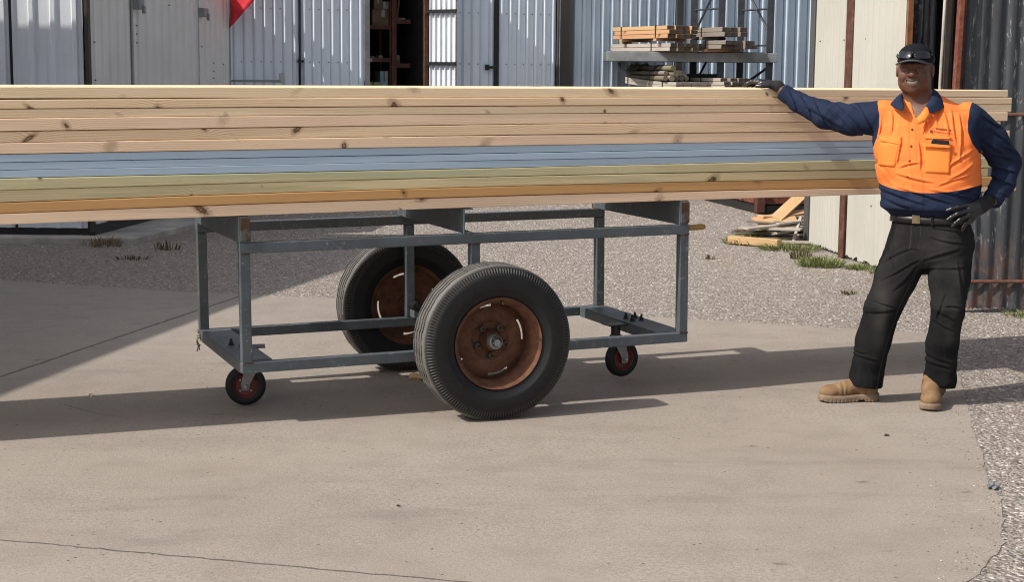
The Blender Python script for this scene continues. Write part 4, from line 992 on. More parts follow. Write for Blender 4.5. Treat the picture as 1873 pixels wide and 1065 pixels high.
def loft(P, lv, n=2.4, off=0.0):
    # lv rows: z, cx, cy, half width, half depth
    lv = np.array(lv, float); z = P[:, 2]; zc = np.clip(z, lv[0, 0], lv[-1, 0]); g = [np.interp(zc, lv[:, 0], lv[:, i]) for i in range(1, 5)]
    d = np.stack([P[:, 0] - g[0], P[:, 1] - g[1], np.zeros(len(P))], 1); X = d @ TA; Y = d @ TF; a = g[2] - off; b = g[3] - off
    k = ((np.abs(X) / a) ** n + (np.abs(Y) / b) ** n) ** (1 / n); e = (k - 1) * np.minimum(a, b)
    dz = np.maximum(lv[0, 0] - z, z - lv[-1, 0]); return np.where(dz > 0, np.maximum(e, 0) + dz, np.maximum(e, dz))
def surf_nets(fn, ax, block=6):
    xs, ys, zs = ax; nx, ny, nz = len(xs), len(ys), len(zs); val = np.empty((nx, ny, nz), np.float32)
    jobs = []; cs = []
    for i in range(0, nx, block):
        for j in range(0, ny, block):
            for k in range(0, nz, block):
                sl = (slice(i, min(i + block, nx)), slice(j, min(j + block, ny)), slice(k, min(k + block, nz)))
                b0 = np.array([xs[sl[0]][0], ys[sl[1]][0], zs[sl[2]][0]]); b1 = np.array([xs[sl[0]][-1], ys[sl[1]][-1], zs[sl[2]][-1]])
                jobs.append((sl, np.linalg.norm(b1 - b0) / 2)); cs.append((b0 + b1) / 2)
    dc = fn(np.array(cs)); act = []
    for (sl, rad), d in zip(jobs, dc):
        if abs(d) < rad * 1.3 + .014: act.append(sl)
        else: val[sl] = d
    pts = [np.stack(np.meshgrid(xs[s[0]], ys[s[1]], zs[s[2]], indexing='ij'), -1).reshape(-1, 3) for s in act]
    out = fn(np.concatenate(pts)); o = 0
    for s, p in zip(act, pts):
        n = len(p); val[s] = out[o:o + n].reshape(val[s].shape); o += n
    sg = val < 0
    c8 = [sg[dx:nx - 1 + dx, dy:ny - 1 + dy, dz:nz - 1 + dz] for dx in (0, 1) for dy in (0, 1) for dz in (0, 1)]
    al = c8[0].copy(); an = c8[0].copy()
    for c in c8[1:]: al &= c; an |= c
    idx = np.argwhere(an & ~al); cid = np.full((nx - 1, ny - 1, nz - 1), -1, np.int64); cid[tuple(idx.T)] = np.arange(len(idx))
    corner = np.array([(dx, dy, dz) for dx in (0, 1) for dy in (0, 1) for dz in (0, 1)])
    v8 = np.stack([val[tuple((idx + c).T)] for c in corner], 1); edges = [(a, b) for a in range(8) for b in range(a + 1, 8) if np.abs(corner[a] - corner[b]).sum() == 1]
    acc = np.zeros((len(idx), 3)); cnt = np.zeros(len(idx))
    for a, b in edges:
        va, vb = v8[:, a], v8[:, b]; m = (va < 0) != (vb < 0); t = np.where(m, va / np.where(m, va - vb, 1), 0)
        acc += np.where(m[:, None], corner[a] + t[:, None] * (corner[b] - corner[a]), 0); cnt += m
    loc = acc / cnt[:, None]
    V = np.stack([A[idx[:, i]] + loc[:, i] * (A[idx[:, i] + 1] - A[idx[:, i]]) for i, A in enumerate((np.array(xs), np.array(ys), np.array(zs)))], 1)
    F = []
    for axn in range(3):
        s0 = [slice(1, -1)] * 3; s1 = [slice(1, -1)] * 3; s0[axn] = slice(0, -1); s1[axn] = slice(1, None)
        A, B = sg[tuple(s0)], sg[tuple(s1)]; e = np.argwhere(A != B); base = e.copy()
        for q in range(3):
            if q != axn: base[:, q] += 1
        u, w = [q for q in range(3) if q != axn]
        def cell(du, dw): c = base.copy(); c[:, u] += du; c[:, w] += dw; return cid[tuple(c.T)]
        q4 = np.stack([cell(-1, -1), cell(0, -1), cell(0, 0), cell(-1, 0)], 1); fl = A[tuple(e.T)]
        if axn == 1: fl = ~fl
        q4[~fl] = q4[~fl][:, ::-1]; F.append(q4)
    return V, np.concatenate(F)
def axis(*segs):
    r = []
    for a, b, h in segs: n = max(1, int(round((b - a) / h))); r += list(np.linspace(a, b, n, endpoint=False))
    r.append(segs[-1][1]); return np.array(r)
ORG = np.array([2.0, 8.08, 0.0])
def sdf_obj(name, fn, ax, mat, parent=None, smooth_it=1):
    V, F = surf_nets(fn, ax)
    me = bpy.data.meshes.new(name); me.from_pydata((V - ORG).tolist(), [], F.tolist())
    me.materials.append(M[mat]); bm = bmesh.new(); bm.from_mesh(me)
    for _ in range(smooth_it): bmesh.ops.smooth_vert(bm, verts=bm.verts, factor=.5, use_axis_x=True, use_axis_y=True, use_axis_z=True)
    bmesh.ops.recalc_face_normals(bm, faces=bm.faces); bm.to_mesh(me); bm.free()
    me.polygons.foreach_set('use_smooth', [True] * len(me.polygons)); o = bpy.data.objects.new(name, me); COL.objects.link(o)
    if parent is not None: o.parent = parent
    else: o.location = ORG
    return o
def verts_of(o): v = np.empty(len(o.data.vertices) * 3); o.data.vertices.foreach_get('co', v); return v.reshape(-1, 3) + ORG
def add_attr(o, name, vals): o.data.attributes.new(name, 'FLOAT', 'POINT').data.foreach_set('value', np.asarray(vals, np.float32))

# creases seen on the clothes: x, z at one end and at the other (metres)
TROUSER_FOLDS = [(2.041, 0.74, 1.871, 0.639), (2.037, 0.705, 1.92, 0.586), (2.004, 0.798, 1.856, 0.703), (1.805, 0.538, 1.952, 0.498), (1.79, 0.467, 1.924, 0.486), (1.711, 0.246, 1.876, 0.212), (1.715, 0.276, 1.804, 0.259), (2.065, 0.74, 2.225, 0.8), (2.078, 0.693, 2.258, 0.707), (2.083, 0.857, 2.252, 0.83), (2.086, 0.904, 2.238, 0.882), (2.134, 0.482, 2.248, 0.43), (2.113, 0.446, 2.209, 0.388), (2.156, 0.517, 2.256, 0.507), (2.093, 0.262, 2.243, 0.21), (2.097, 0.22, 2.236, 0.192), (2.165, 0.577, 2.134, 0.434), (1.874, 0.855, 1.926, 0.704), (2.227, 0.742, 2.267, 0.53)]
R_SLEEVE = [(1.646, 1.517, 1.791, 1.353), (1.591, 1.498, 1.695, 1.385), (1.543, 1.525, 1.6, 1.412), (1.478, 1.555, 1.532, 1.445), (1.421, 1.584, 1.464, 1.485), (1.746, 1.518, 1.83, 1.364), (1.682, 1.529, 1.753, 1.477), (1.502, 1.489, 1.645, 1.393)]
L_SLEEVE = [(2.353, 1.405, 2.489, 1.316), (2.343, 1.331, 2.455, 1.269), (2.398, 1.263, 2.537, 1.229), (2.39, 1.214, 2.534, 1.18), (2.386, 1.167, 2.521, 1.106), (2.367, 1.11, 2.497, 1.042), (2.323, 1.459, 2.435, 1.406), (2.44, 1.31, 2.535, 1.27)]
TORSO_FOLDS = [(1.858, 1.511, 1.84, 1.358), (1.899, 1.49, 1.891, 1.378), (1.826, 1.498, 1.804, 1.39), (2.048, 1.468, 2.025, 1.376), (2.131, 1.492, 2.147, 1.377), (2.168, 1.493, 2.181, 1.335), (2.202, 1.469, 2.198, 1.259), (2.095, 1.5, 2.094, 1.414), (2.262, 1.292, 2.12, 1.199), (2.27, 1.228, 2.144, 1.151), (2.251, 1.173, 2.104, 1.123), (1.837, 1.234, 1.906, 1.132), (1.913, 1.17, 2.069, 1.134), (1.925, 1.203, 2.005, 1.23), (1.854, 1.088, 2.041, 1.022), (1.929, 1.1, 2.163, 1.031), (2.065, 1.096, 2.278, 1.054), (1.878, 1.04, 1.982, 1.002), (2.188, 1.083, 2.287, 1.111), (1.932, 1.351, 1.918, 1.23), (2.006, 1.338, 2.017, 1.204)]
def folds(P, lst, amp, w):
    out = np.zeros(len(P)); xz_ = P[:, [0, 2]]
    for k, (x0, z0, x1, z1) in enumerate(lst):
        a = np.array((x0, z0)); b = np.array((x1, z1)) - a; L = np.linalg.norm(b); b /= L; n = np.array((-b[1], b[0])); n = n if n @ (-1, .7) > 0 else -n
        q = xz_ - a; t = q @ b / L; bow = .006 * math.sin(k * 2.3) * np.sin(math.pi * np.clip(t, 0, 1)); sd = q @ n + bow; ww = w * (.8 + .4 * ((k * 37) % 10) / 10)
        m = np.sqrt(np.clip(np.sin(math.pi * np.clip((t + .06) / 1.12, 0, 1)), 0, 1)); out += m * amp * (np.exp(-(sd / ww) ** 2) - .8 * np.exp(-((sd - 1.75 * ww) / (1.1 * ww)) ** 2))
    return out
# ---- materials of the figure
def mk_skin():
    n = NT('skin', 0.48, spec=0.35); c = n.coord(); f = n.noise(c, 25, 4)
    n.col(n.ramp(f, [(0.3, (0.100, 0.046, 0.030)), (0.7, (0.145, 0.069, 0.045))])); n.bump(n.noise(c, 180, 2), .12, .002)
    n.b.inputs['Subsurface Weight'].default_value = 0.08; n.b.inputs['Subsurface Radius'].default_value = (.01, .004, .002); M['skin'] = n.m
mk_skin()
def mk_shirt():
    n = NT('shirt_cloth', 0.85, spec=0.2); c = n.coord(); a = n.attr('vis')[2]
    f = n.noise(c, 12, 4); w = n.noise(n.mapv(c, (1, 1, .35)), 60, 3)
    o = n.ramp(f, [(0.3, (0.82, 0.185, 0.042)), (0.7, (0.90, 0.225, 0.056))]); b = n.ramp(f, [(0.3, (0.009, 0.0155, 0.039)), (0.7, (0.0155, 0.025, 0.058))])
    st = n.attr('seam')[2]
    n.col(n.mix(n.math('MULTIPLY', st, .5), n.mix(n.sstep(a, -.0012, .0012), b, o), (0.30, 0.07, .02))); n.bump(n.math('ADD', w, n.math('MULTIPLY', f, .5)), .22, .004); M['shirt_cloth'] = n.m
mk_shirt()
simple('navy_cloth', (0.013, 0.021, 0.050), .85, bump=.2, spec=.2); simple('orange_cloth', (0.94, 0.24, 0.048), .85, var=.06, bump=.2, spec=.2)
def mk_denim():
    n = NT('black_denim', 0.95, spec=0.08); c = n.coord(); f = n.noise(c, 9, 5, .6); g = n.noise(n.mapv(c, (1, 1, .25)), 55, 3); k = n.attr('worn')[2]
    b = n.ramp(f, [(0.3, (0.007, 0.0073, 0.0082)), (0.7, (0.014, 0.014, 0.015))]); b = n.mix(n.math('MULTIPLY', k, .75), b, (0.085, 0.083, 0.080)); b = n.mix(n.sstep(g, .55, .75, 0, .2), b, (.04, .04, .041))
    n.col(b); n.bump(g, .25, .003); M['black_denim'] = n.m
mk_denim()
def mk_suede():
    n = NT('tan_suede', 0.92, spec=0.15); c = n.coord(); f = n.noise(c, 18, 5, .65); g = n.noise(c, 90, 3)
    b = n.ramp(f, [(0.3, (0.165, 0.100, 0.053)), (0.7, (0.27, 0.172, 0.098))]); b = n.mix(n.sstep(n.noise(c, 7, 4), .55, .7, 0, .5), b, (.20, .12, .07)); n.col(b); n.bump(n.math('ADD', f, g), .3, .004); M['tan_suede'] = n.m
mk_suede()
simple('boot_sole', (0.19, 0.135, 0.092), .85, var=.35, scale=14, bump=.3); simple('glove_knit', (0.010, 0.010, 0.012), .85, bump=.5, bscale=220); simple('glove_grip', (0.012, 0.012, 0.013), .28, bump=.3, bscale=120)
simple('cap_cloth', (0.009, 0.010, 0.013), .9, bump=.3, bscale=150, spec=.12); simple('cap_edge', (0.055, 0.058, 0.062), .8); simple('lens_dark', (0.008, 0.008, 0.012), .06, spec=.8, bump=0); simple('teeth', (0.85, 0.80, 0.70), .3, bump=0); simple('lips', (0.13, 0.05, 0.04), .45, bump=0)
simple('eye_white', (0.5, 0.46, 0.42), .25, bump=0); simple('belt_leather', (0.012, 0.012, 0.012), .4); simple('brass', (0.25, 0.19, 0.12), .35, .7); simple('button_dark', (0.10, 0.035, 0.015), .4, bump=0); simple('phone_black', (0.010, 0.010, 0.012), .15, bump=0); simple('thread_dark', (0.22, 0.035, 0.01), .8, bump=0); simple('sock', (.012, .011, .014), .9)

# ---- skeleton (metres, world)
TORSO = [(.94, 2.118, 8.10, .180, .128), (.975, 2.112, 8.10, .205, .146), (1.0, 2.106, 8.098, .236, .170), (1.05, 2.106, 8.095, .245, .178), (1.11, 2.104, 8.092, .250, .181), (1.20, 2.092, 8.09, .256, .180), (1.33, 2.076, 8.09, .266, .170), (1.41, 2.072, 8.095, .262, .156), (1.47, 2.070, 8.10, .230, .136), (1.512, 2.064, 8.105, .186, .114), (1.55, 2.052, 8.11, .122, .092), (1.575, 2.044, 8.11, .085, .075)]
R_ARM = [(1.875, 8.155, 1.452), (1.727, 8.205, 1.440), (1.598, 8.265, 1.462), (1.470, 8.340, 1.522), (1.405, 8.372, 1.568)]; R_ARM_R = [.086, .080, .068, .047, .041]
L_ARM = [(2.262, 8.03, 1.452), (2.400, 8.075, 1.352), (2.494, 8.12, 1.228), (2.468, 8.075, 1.125), (2.405, 8.012, 1.055)]; L_ARM_R = [.086, .076, .069, .057, .049]
def finger_set(side):
    if side == 'R':
        wr = np.array((1.372, 8.392, 1.603)); f = np.array((-.85, .50, 0)); f /= np.linalg.norm(f); n = np.array((.50, .85, 0)); n /= np.linalg.norm(n); K = np.array((1.292, 8.44, 1.626)); up = np.array((0, 0, 1.))
        fs = []
        for q, (o, L, sp) in enumerate(((-.031, .92, -.10), (-.0105, 1.02, -.02), (.0105, .95, .05), (.030, .78, .12))):
            k = K + n * o + up * (-.002 * abs(q - 1)); d = f + n * sp; d /= np.linalg.norm(d)
            p1 = k + d * .044 * L + up * (.001 - .002 * q); p2 = p1 + d * .026 * L - up * .011; p3 = p2 + d * .017 * L - up * .012
            p3[2] = max(p3[2], 1.6015); fs.append(([k, p1, p2, p3], [.0122, .0112, .0102, .0088]))
        th = ([np.array((1.352, 8.388, 1.606)), np.array((1.322, 8.384, 1.607)), np.array((1.287, 8.392, 1.604)), np.array((1.262, 8.402, 1.6025))], [.017, .0145, .0125, .0100])
        ks = [c[0][0] for c in fs]; return wr, ks, fs, th
    wr = np.array((2.372, 7.990, 1.042)); ks = [np.array(p) for p in ((2.263, 7.918, 1.030), (2.258, 7.908, 1.006), (2.262, 7.908, .982), (2.274, 7.915, .960))]
    tips = [np.array(p) for p in ((2.148, 7.906, 1.004), (2.150, 7.902, .958), (2.176, 7.903, .925), (2.226, 7.910, .905))]
    fs = []
    for q, (k, t) in enumerate(zip(ks, tips)):
        o = np.array((-.012, -.014 + .003 * q, .004)); p1 = k + (t - k) * .45 + o; p2 = k + (t - k) * .76 + o * .6; fs.append(([k, p1, p2, t], [.0125, .0115, .0105, .0092]))
    th = ([np.array((2.345, 7.995, 1.020)), np.array((2.322, 8.005, .998)), np.array((2.312, 8.040, .992)), np.array((2.304, 8.068, .990))], [.017, .0145, .0125, .0105])
    return wr, ks, fs, th
HAND = {s: finger_set(s) for s in 'RL'}
def hand(P, side, inset=0.0):
    wr, ks, fs, th = HAND[side]; d = None
    cen = sum(ks) / 4
    for k in ks:
        e = cap(P, wr + (k - cen) * .45, k, .0205 - inset, .0145 - inset); d = e if d is None else smin(d, e, .016)
    for pts, rs in fs: d = smin(d, chain(P, pts, [q - inset for q in rs], .004), .004)
    d = smin(d, chain(P, th[0], [q - inset for q in th[1]], .004), .009); return d
# ---- head frame
HC = np.array((1.997, 8.062, 1.700)); HY = R_(20)
HX_, HF_ = np.array([math.cos(HY), -math.sin(HY), 0]), np.array([-math.sin(HY), -math.cos(HY), 0])
HT = R_(-3); HZ_ = np.array([0, 0, 1.]); HF2 = HF_ * math.cos(HT) + HZ_ * math.sin(HT); HZ2 = -HF_ * math.sin(HT) + HZ_ * math.cos(HT)
HR = np.stack([HX_, HF2, HZ2], 1)           # columns: head x (his left), y (front), z
def hw(p): return HC + HR @ np.array(p, float)
def head(P):
    q = (P - HC) @ HR
    d = ell(q, (0, -.008, .030), (.079, .098, .090)); d = smin(d, ell(q, (0, .016, -.040), (.0745, .080, .082)), .03)
    d = smin(d, ell(q, (0, .040, -.085), (.048, .052, .038)), .028)
    for s in (-1, 1):
        d = smin(d, ell(q, (s * .043, .058, -.036), (.028, .026, .026)), .018); d = smin(d, cap(q, (s * .012, .085, .020), (s * .048, .070, .018), .012, .012), .014)
        d = smin(d, ell(q, (s * .052, .016, -.070), (.022, .036, .034)), .025)
        d = smax(d, -ell(q, (s * .033, .094, .0), (.020, .014, .0115)), .010)
        d = smin(d, ell(q, (s * .033, .0785, -.001), (.0150, .0135, .0125)), .004); d = smax(d, -ell(q, (s * .033, .0925, -.0015), (.0115, .0055, .0022)), .0015)
        ear = ell(q, (s * .085, -.010, -.012), (.011, .022, .033)); ear = smax(ear, -ell(q, (s * .095, -.006, -.010), (.007, .012, .020)), .006); d = smin(d, ear, .008)
    d = smin(d, cap(q, (0, .086, .012), (0, .107, -.025), .0090, .0155), .012)
    for s in (-1, 1): d = smin(d, ell(q, (s * .0150, .097, -.029), (.0125, .013, .0105)), .008); d = smax(d, -ell(q, (s * .008, .108, -.036), (.004, .006, .003)), .003)
    mx = q[:, 0]; zl = -.0670 + 10.5 * mx * mx       # smiling mouth line
    for off, r in ((.0095, .0078), (-.0105, .0092)):
        lip = np.sqrt((q[:, 1] - (.0905 - 9 * mx * mx)) ** 2 + (q[:, 2] - zl - off * np.clip(1 - (mx / .034) ** 2, 0, 1)) ** 2) - r * np.sqrt(np.clip(1 - (mx / .036) ** 2, .05, 1)); lip = np.maximum(lip, np.abs(mx) - .035); d = smin(d, lip, .008)
    mo = np.stack([mx, q[:, 1] - .090, q[:, 2] - zl], 1); d = smax(d, -ell(mo, (0, 0, 0), (.0320, .022, .0074)), .004)
    d = smin(d, ell(q, (0, .070, -.106), (.024, .022, .018)), .016)
    for s in (-1, 1): cr = cap(q, (s * .028, .098, -.036), (s * .047, .078, -.068), .003, .003); d = smax(d, -cr, .009)
    return d
def body(P):
    d = loft(P, TORSO, 2.4, .010)
    d = smin(d, cap(P, (2.045, 8.105, 1.50), (2.006, 8.070, 1.625), .074, .066), .035)
    d = np.where(np.linalg.norm(P - HC, axis=1) < .26, smin(d, head(P), .022), d)
    kz = np.where(P[:, 2] > 1.32, .02, .002)
    for pts, rs in ((R_ARM, R_ARM_R), (L_ARM, L_ARM_R)): d = smin(d, chain(P, pts, [q * .70 for q in rs], .02), kz)
    d = smin(d, cap(P, R_ARM[-1], HAND['R'][0], .032, .027), .015); d = smin(d, cap(P, L_ARM[-1], HAND['L'][0], .030, .026), .002)
    d = smin(d, hand(P, 'R', .0022), .01); d = smin(d, hand(P, 'L', .0022), .001)
    for pts in (R_LEG, L_LEG): d = smin(d, chain(P, pts, [.088, .062, .045, .036], .02), .03)
    for h_, t_ in (FOOT_R, FOOT_L): d = smin(d, cap(P, (*h_, .055), (*t_, .038), .032, .024), .02)
    return d
R_LEG = [(2.035, 8.135, .84), (1.885, 8.055, .50), (1.822, 8.10, .12), (1.822, 8.10, .08)]; L_LEG = [(2.218, 8.055, .84), (2.196, 7.99, .50), (2.190, 8.06, .12), (2.190, 8.06, .08)]
FOOT_R = ((1.845, 8.106), (1.65, 8.082)); FOOT_L = ((2.178, 8.05), (2.115, 7.915))
person = sdf_obj('person', body, (axis((1.15, 1.87, .0085), (1.87, 2.125, .0026), (2.125, 2.56, .0085)), axis((7.84, 7.92, .006), (7.92, 8.19, .0028), (8.19, 8.52, .0085)), axis((.0, 1.47, .0085), (1.47, 1.56, .005), (1.56, 1.83, .0026))), 'skin', smooth_it=1)
tag(person, 'smiling man in orange and navy work shirt, black jeans and cap leaning on the timber', 'person')

def tloc(P, lv=TORSO):
    lv = np.array(lv); z = np.clip(P[:, 2], lv[0, 0], lv[-1, 0]); d = np.stack([P[:, 0] - np.interp(z, lv[:, 0], lv[:, 1]), P[:, 1] - np.interp(z, lv[:, 0], lv[:, 2]), np.zeros(len(P))], 1); return d @ TA, d @ TF
def arm_coord(P, pts):
    best = None; tt = None; L = 0
    for a, b in zip(pts[:-1], pts[1:]):
        a, b = np.array(a), np.array(b); ba = b - a; l = np.linalg.norm(ba); t = np.clip((P - a) @ ba / l / l, 0, 1); d = np.linalg.norm(P - a - t[:, None] * ba, axis=1); s = L + t * l
        if best is None: best, tt = d, s
        else: m = d < best; best = np.where(m, d, best); tt = np.where(m, s, tt)
        L += l
    return tt, best
def shirt(P):
    d = loft(P, TORSO, 2.4); X, Y = tloc(P); z = P[:, 2]
    # folds hanging from the yoke, and drag lines across the belly
    ph = X * 150 + 3.0 * n3(np.stack([X * 6, z * 4, Y * 3], 1), 1.0)
    fold = (np.abs(np.sin(ph * .5)) - .6) * .0085 * np.clip((z - 1.20) / .12, 0, 1) * np.clip((1.50 - z) / .06, 0, 1) * np.clip((Y + .02) / .05, 0, 1)
    drag = .0085 * (1 - np.abs(n3(np.stack([X * 7 + z * 5, z * 16 - X * 7, Y * 4], 1), 2.0)) * 2.2) * np.clip((1.36 - z) / .15, 0, 1)
    blouse = .010 * np.sin((z - .99) * 62 + 2 * n3(np.stack([X * 9, Y * 9, z * 6], 1), 5.)) * np.clip((1.10 - z) / .05, 0, 1)
    d = d - .35 * fold - .35 * drag - blouse * .35 + folds(P, TORSO_FOLDS, .0075, .0062) * (Y > 0)
    for pts, rs, sd in ((R_ARM, R_ARM_R, 3.), (L_ARM, L_ARM_R, 4.)):
        e = chain(P, pts, rs, .02); s, _ = arm_coord(P, pts)
        a0 = np.array(pts[0]); q = P - a0
        w1 = 1 - np.abs(n3(np.stack([s * 19 + q[:, 2] * 11, q[:, 1] * 9 + s * 4, q[:, 2] * 9 + s * 5], 1), sd)) * 2.1; w2 = 1 - np.abs(n3(np.stack([s * 42 - q[:, 2] * 14, q[:, 1] * 11, q[:, 2] * 16], 1), sd + 3)) * 2.0
        amp = .0085 + .0045 * np.exp(-((s - .30) / .10) ** 2) + .004 * np.clip((s - .38) / .1, 0, 1); e = e - .30 * amp * w1 + folds(P, R_SLEEVE if pts is R_ARM else L_SLEEVE, .0085, .0070)
        # cuff: a crisp band closing the sleeve
        r = .042 if pts is R_ARM else .049; a_, b_ = np.array(pts[-2]), np.array(pts[-1]); u = (b_ - a_) / np.linalg.norm(b_ - a_); q = P - (b_ - u * .03); t = q @ u; rr = np.linalg.norm(q - t[:, None] * u, axis=1)
        e = smin(e, np.maximum(rr - r, np.abs(t - .022) - .026), .006); e = np.maximum(e, t - .048)
        d = smin(d, e, np.where(z > 1.36, .022, .003))
    # open neck: a V down to the first closed button, and the neck hole
    V0 = np.array((1.972, 7.93, 1.452)); v = np.maximum(np.abs((P - np.array((2.008, 8.0, 0))) @ TA + (1.54 - z) * .05) - (z - 1.445) * .50, 1.445 - z)
    v = np.maximum(v, .02 - Y); d = smax(d, -v, .004)
    nk = cap(P, (2.045, 8.10, 1.53), (1.99, 8.05, 1.70), .082, .078); d = smax(d, -nk, .006)
    # the two fronts overlap along the placket
    pl = X + .052 + (1.45 - z) * -.02; d = d - .0035 * np.clip((.034 - np.abs(pl - .017)) / .003, 0, 1) * (Y > 0.03) * (z < 1.47)
    return d
SH = sdf_obj('shirt', shirt, (axis((1.36, 1.82, .0052), (1.82, 2.36, .0042), (2.36, 2.60, .0052)), axis((7.86, 8.15, .0042), (8.15, 8.46, .0056)), axis((.93, 1.64, .0046))), 'shirt_cloth', person, 1)
P_ = verts_of(SH); X_, Y_ = tloc(P_)
hem = P_[:, 2] - (1.088 + .035 * (X_ / .24) ** 2); ru = np.interp(P_[:, 2], [1.28, 1.31, 1.35, 1.41, 1.47, 1.53, 1.60], [.30, .246, .224, .208, .206, .214, .22]); lu = np.interp(P_[:, 2], [1.20, 1.25, 1.30, 1.34, 1.39, 1.44, 1.50, 1.54, 1.6], [.30, .272, .258, .240, .224, .220, .228, .240, .245])
vis = np.minimum(np.minimum(hem, X_ + ru), lu - X_); vis = np.minimum(vis, np.where((P_[:, 2] < 1.36) & (np.abs(X_) > .235), .012 - loft(P_, TORSO, 2.4), 1.0)); add_attr(SH, 'vis', vis)
se = np.clip(1 - np.abs(np.abs(X_ + .035 + (1.45 - P_[:, 2]) * -.02) - .0165) / .0035, 0, 1) * (Y_ > .03) * (P_[:, 2] < 1.45); yk = np.clip(1 - np.abs(P_[:, 2] - 1.475 - .02 * np.abs(X_) / .2) / .004, 0, 1) * (Y_ > 0) * (vis > 0); add_attr(SH, 'seam', np.clip(se * .5 * (vis > 0) + yk * .8, 0, 1))
bvh = BVHTree.FromPolygons([Vector(p) for p in P_], [tuple(p.vertices) for p in SH.data.polygons])
def on_shirt(X, z, off):
    # point on the shirt front at torso width X, height z
    lv = np.array(TORSO); c = Vector((np.interp(z, lv[:, 0], lv[:, 1]), np.interp(z, lv[:, 0], lv[:, 2]), z)); o = c + Vector(TA) * X + Vector(TF) * .5
    h, nrm, _, _ = bvh.ray_cast(o, Vector(-TF)); h = h or (c + Vector(TA) * X + Vector(TF) * .15); return h + Vector(TF) * off
def patch(name, poly, off, mat, th=.003, par=None, n=10, puff=0.0):
    # cloth patch following the shirt front; poly: four corners (X, z)
    V = []; F = []
    raw = {}
    for i in range(n + 1):
        for j in range(n + 1):
            a, b = i / n, j / n; X = (poly[0][0] * (1 - a) + poly[1][0] * a) * (1 - b) + (poly[3][0] * (1 - a) + poly[2][0] * a) * b; z = (poly[0][1] * (1 - a) + poly[1][1] * a) * (1 - b) + (poly[3][1] * (1 - a) + poly[2][1] * a) * b
            raw[i, j] = on_shirt(X, z, 0)
    for i in range(n + 1):
        for j in range(n + 1):
            nb = [raw[p, q] for p in range(max(0, i - 2), min(n, i + 2) + 1) for q in range(max(0, j - 2), min(n, j + 2) + 1)]; av = sum((Vector(TF).dot(w) for w in nb)) / len(nb); e = min(i, n - i, j, n - j) / n
            w = raw[i, j]; k = max(av - Vector(TF).dot(w), -.003) + off + puff * math.sin(math.pi * i / n) * math.sin(math.pi * j / n); V.append(w + Vector(TF) * k - Vector(ORG))
    for i in range(n):
        for j in range(n): q = i * (n + 1) + j; F.append((q, q + 1, q + n + 2, q + n + 1))
    o = mkobj(name, V, F, mat, par or person, smooth=True); s = o.modifiers.new('t', 'SOLIDIFY'); s.thickness = th; s.offset = 0; return o
def xz(px_w, z):  # world x on the front -> torso X (front surface)
    lv = np.array(TORSO); c = np.interp(z, lv[:, 0], lv[:, 1]); b = np.interp(z, lv[:, 0], lv[:, 4]); a = np.interp(z, lv[:, 0], lv[:, 3])
    X = 0
    for _ in range(30): X = (px_w - c - TF[0] * b * max(0, 1 - (abs(X) / a) ** 2.4) ** (1 / 2.4)) / TA[0]
    return X
def quad(*pts): return [(xz(x, z), z) for x, z in pts]
patch('pocket', quad((1.838, 1.33), (1.918, 1.33), (1.902, 1.212), (1.842, 1.215)), .0015, 'orange_cloth', puff=.002); patch('pocket_flap', quad((1.832, 1.366), (1.926, 1.362), (1.925, 1.322), (1.842, 1.338)), .004, 'orange_cloth', .003)
patch('pocket', quad((2.024, 1.330), (2.150, 1.328), (2.146, 1.186), (2.034, 1.188)), .0015, 'orange_cloth', puff=.004); patch('pocket_flap', quad((2.018, 1.378), (2.152, 1.364), (2.146, 1.357), (2.030, 1.357)), .005, 'orange_cloth', .004); patch('pocket_lip', quad((2.022, 1.336), (2.152, 1.326), (2.150, 1.314), (2.024, 1.318)), .018, 'orange_cloth', .004)
for z in (1.40, 1.318, 1.245, 1.165):
    X = xz(1.975 - (1.42 - z) * .06, z); p = on_shirt(X, z, .0035); m = MB(); m.lathe([(-.002, 0), (-.002, .0058), (.001, .0055), (.0015, .004), (.001, 0)], 12, Matrix.Translation(p - Vector(ORG)) @ Matrix.Rotation(TH_ * -1 + math.pi, 4, 'Z')); m.build('button', 'button_dark', person, smooth=True)
def text_on(txt, X0, z0, size, mat):
    cu = bpy.data.curves.new('txt', 'FONT'); cu.body = txt; cu.size = size; t = bpy.data.objects.new('txt', cu); COL.objects.link(t); dg = bpy.context.evaluated_depsgraph_get(); me = bpy.data.meshes.new_from_object(t.evaluated_get(dg))
    bm = bmesh.new(); bm.from_mesh(me); bmesh.ops.subdivide_edges(bm, edges=[e for e in bm.edges if e.calc_length() > .006], cuts=2); vs = [v.co.copy() for v in bm.verts]; fs = [[v.index for v in f.verts] for f in bm.faces]; bm.free(); bpy.data.objects.remove(t); bpy.data.curves.remove(cu)
    out = [on_shirt(X0 + v.x, z0 + v.y - v.x * .10, .0028) - Vector(ORG) for v in vs]; o = mkobj('embroidery', out, fs, mat, person); return o
text_on('TIMBER SUPPLIES', xz(2.068, 1.385) + .0, 1.388, .0118, 'thread_dark')
def stitch():
    m = MB(); x = xz(2.078, 1.40); z = 1.4035
    for w in (.012, .009, .013, .010, .008, .012, .009):
        vs = [on_shirt(x + a, z + b - (x + a - xz(2.078, 1.40)) * .10, .0028) - Vector(ORG) for a, b in ((0, 0), (w * .85, 0), (w * .85, .007), (0, .007))]; m.add(vs, [(0, 1, 2, 3)]); x += w
    x0 = xz(2.052, 1.39)
    vs = [on_shirt(x0 + a, 1.386 + b, .003) - Vector(ORG) for a, b in ((0, 0), (.014, -.001), (.014, .012), (0, .014))]; m.add(vs, [(0, 1, 2, 3)]); o = m.build('embroidery', 'thread_dark', person); o['kind'] = 'stuff'
stitch()
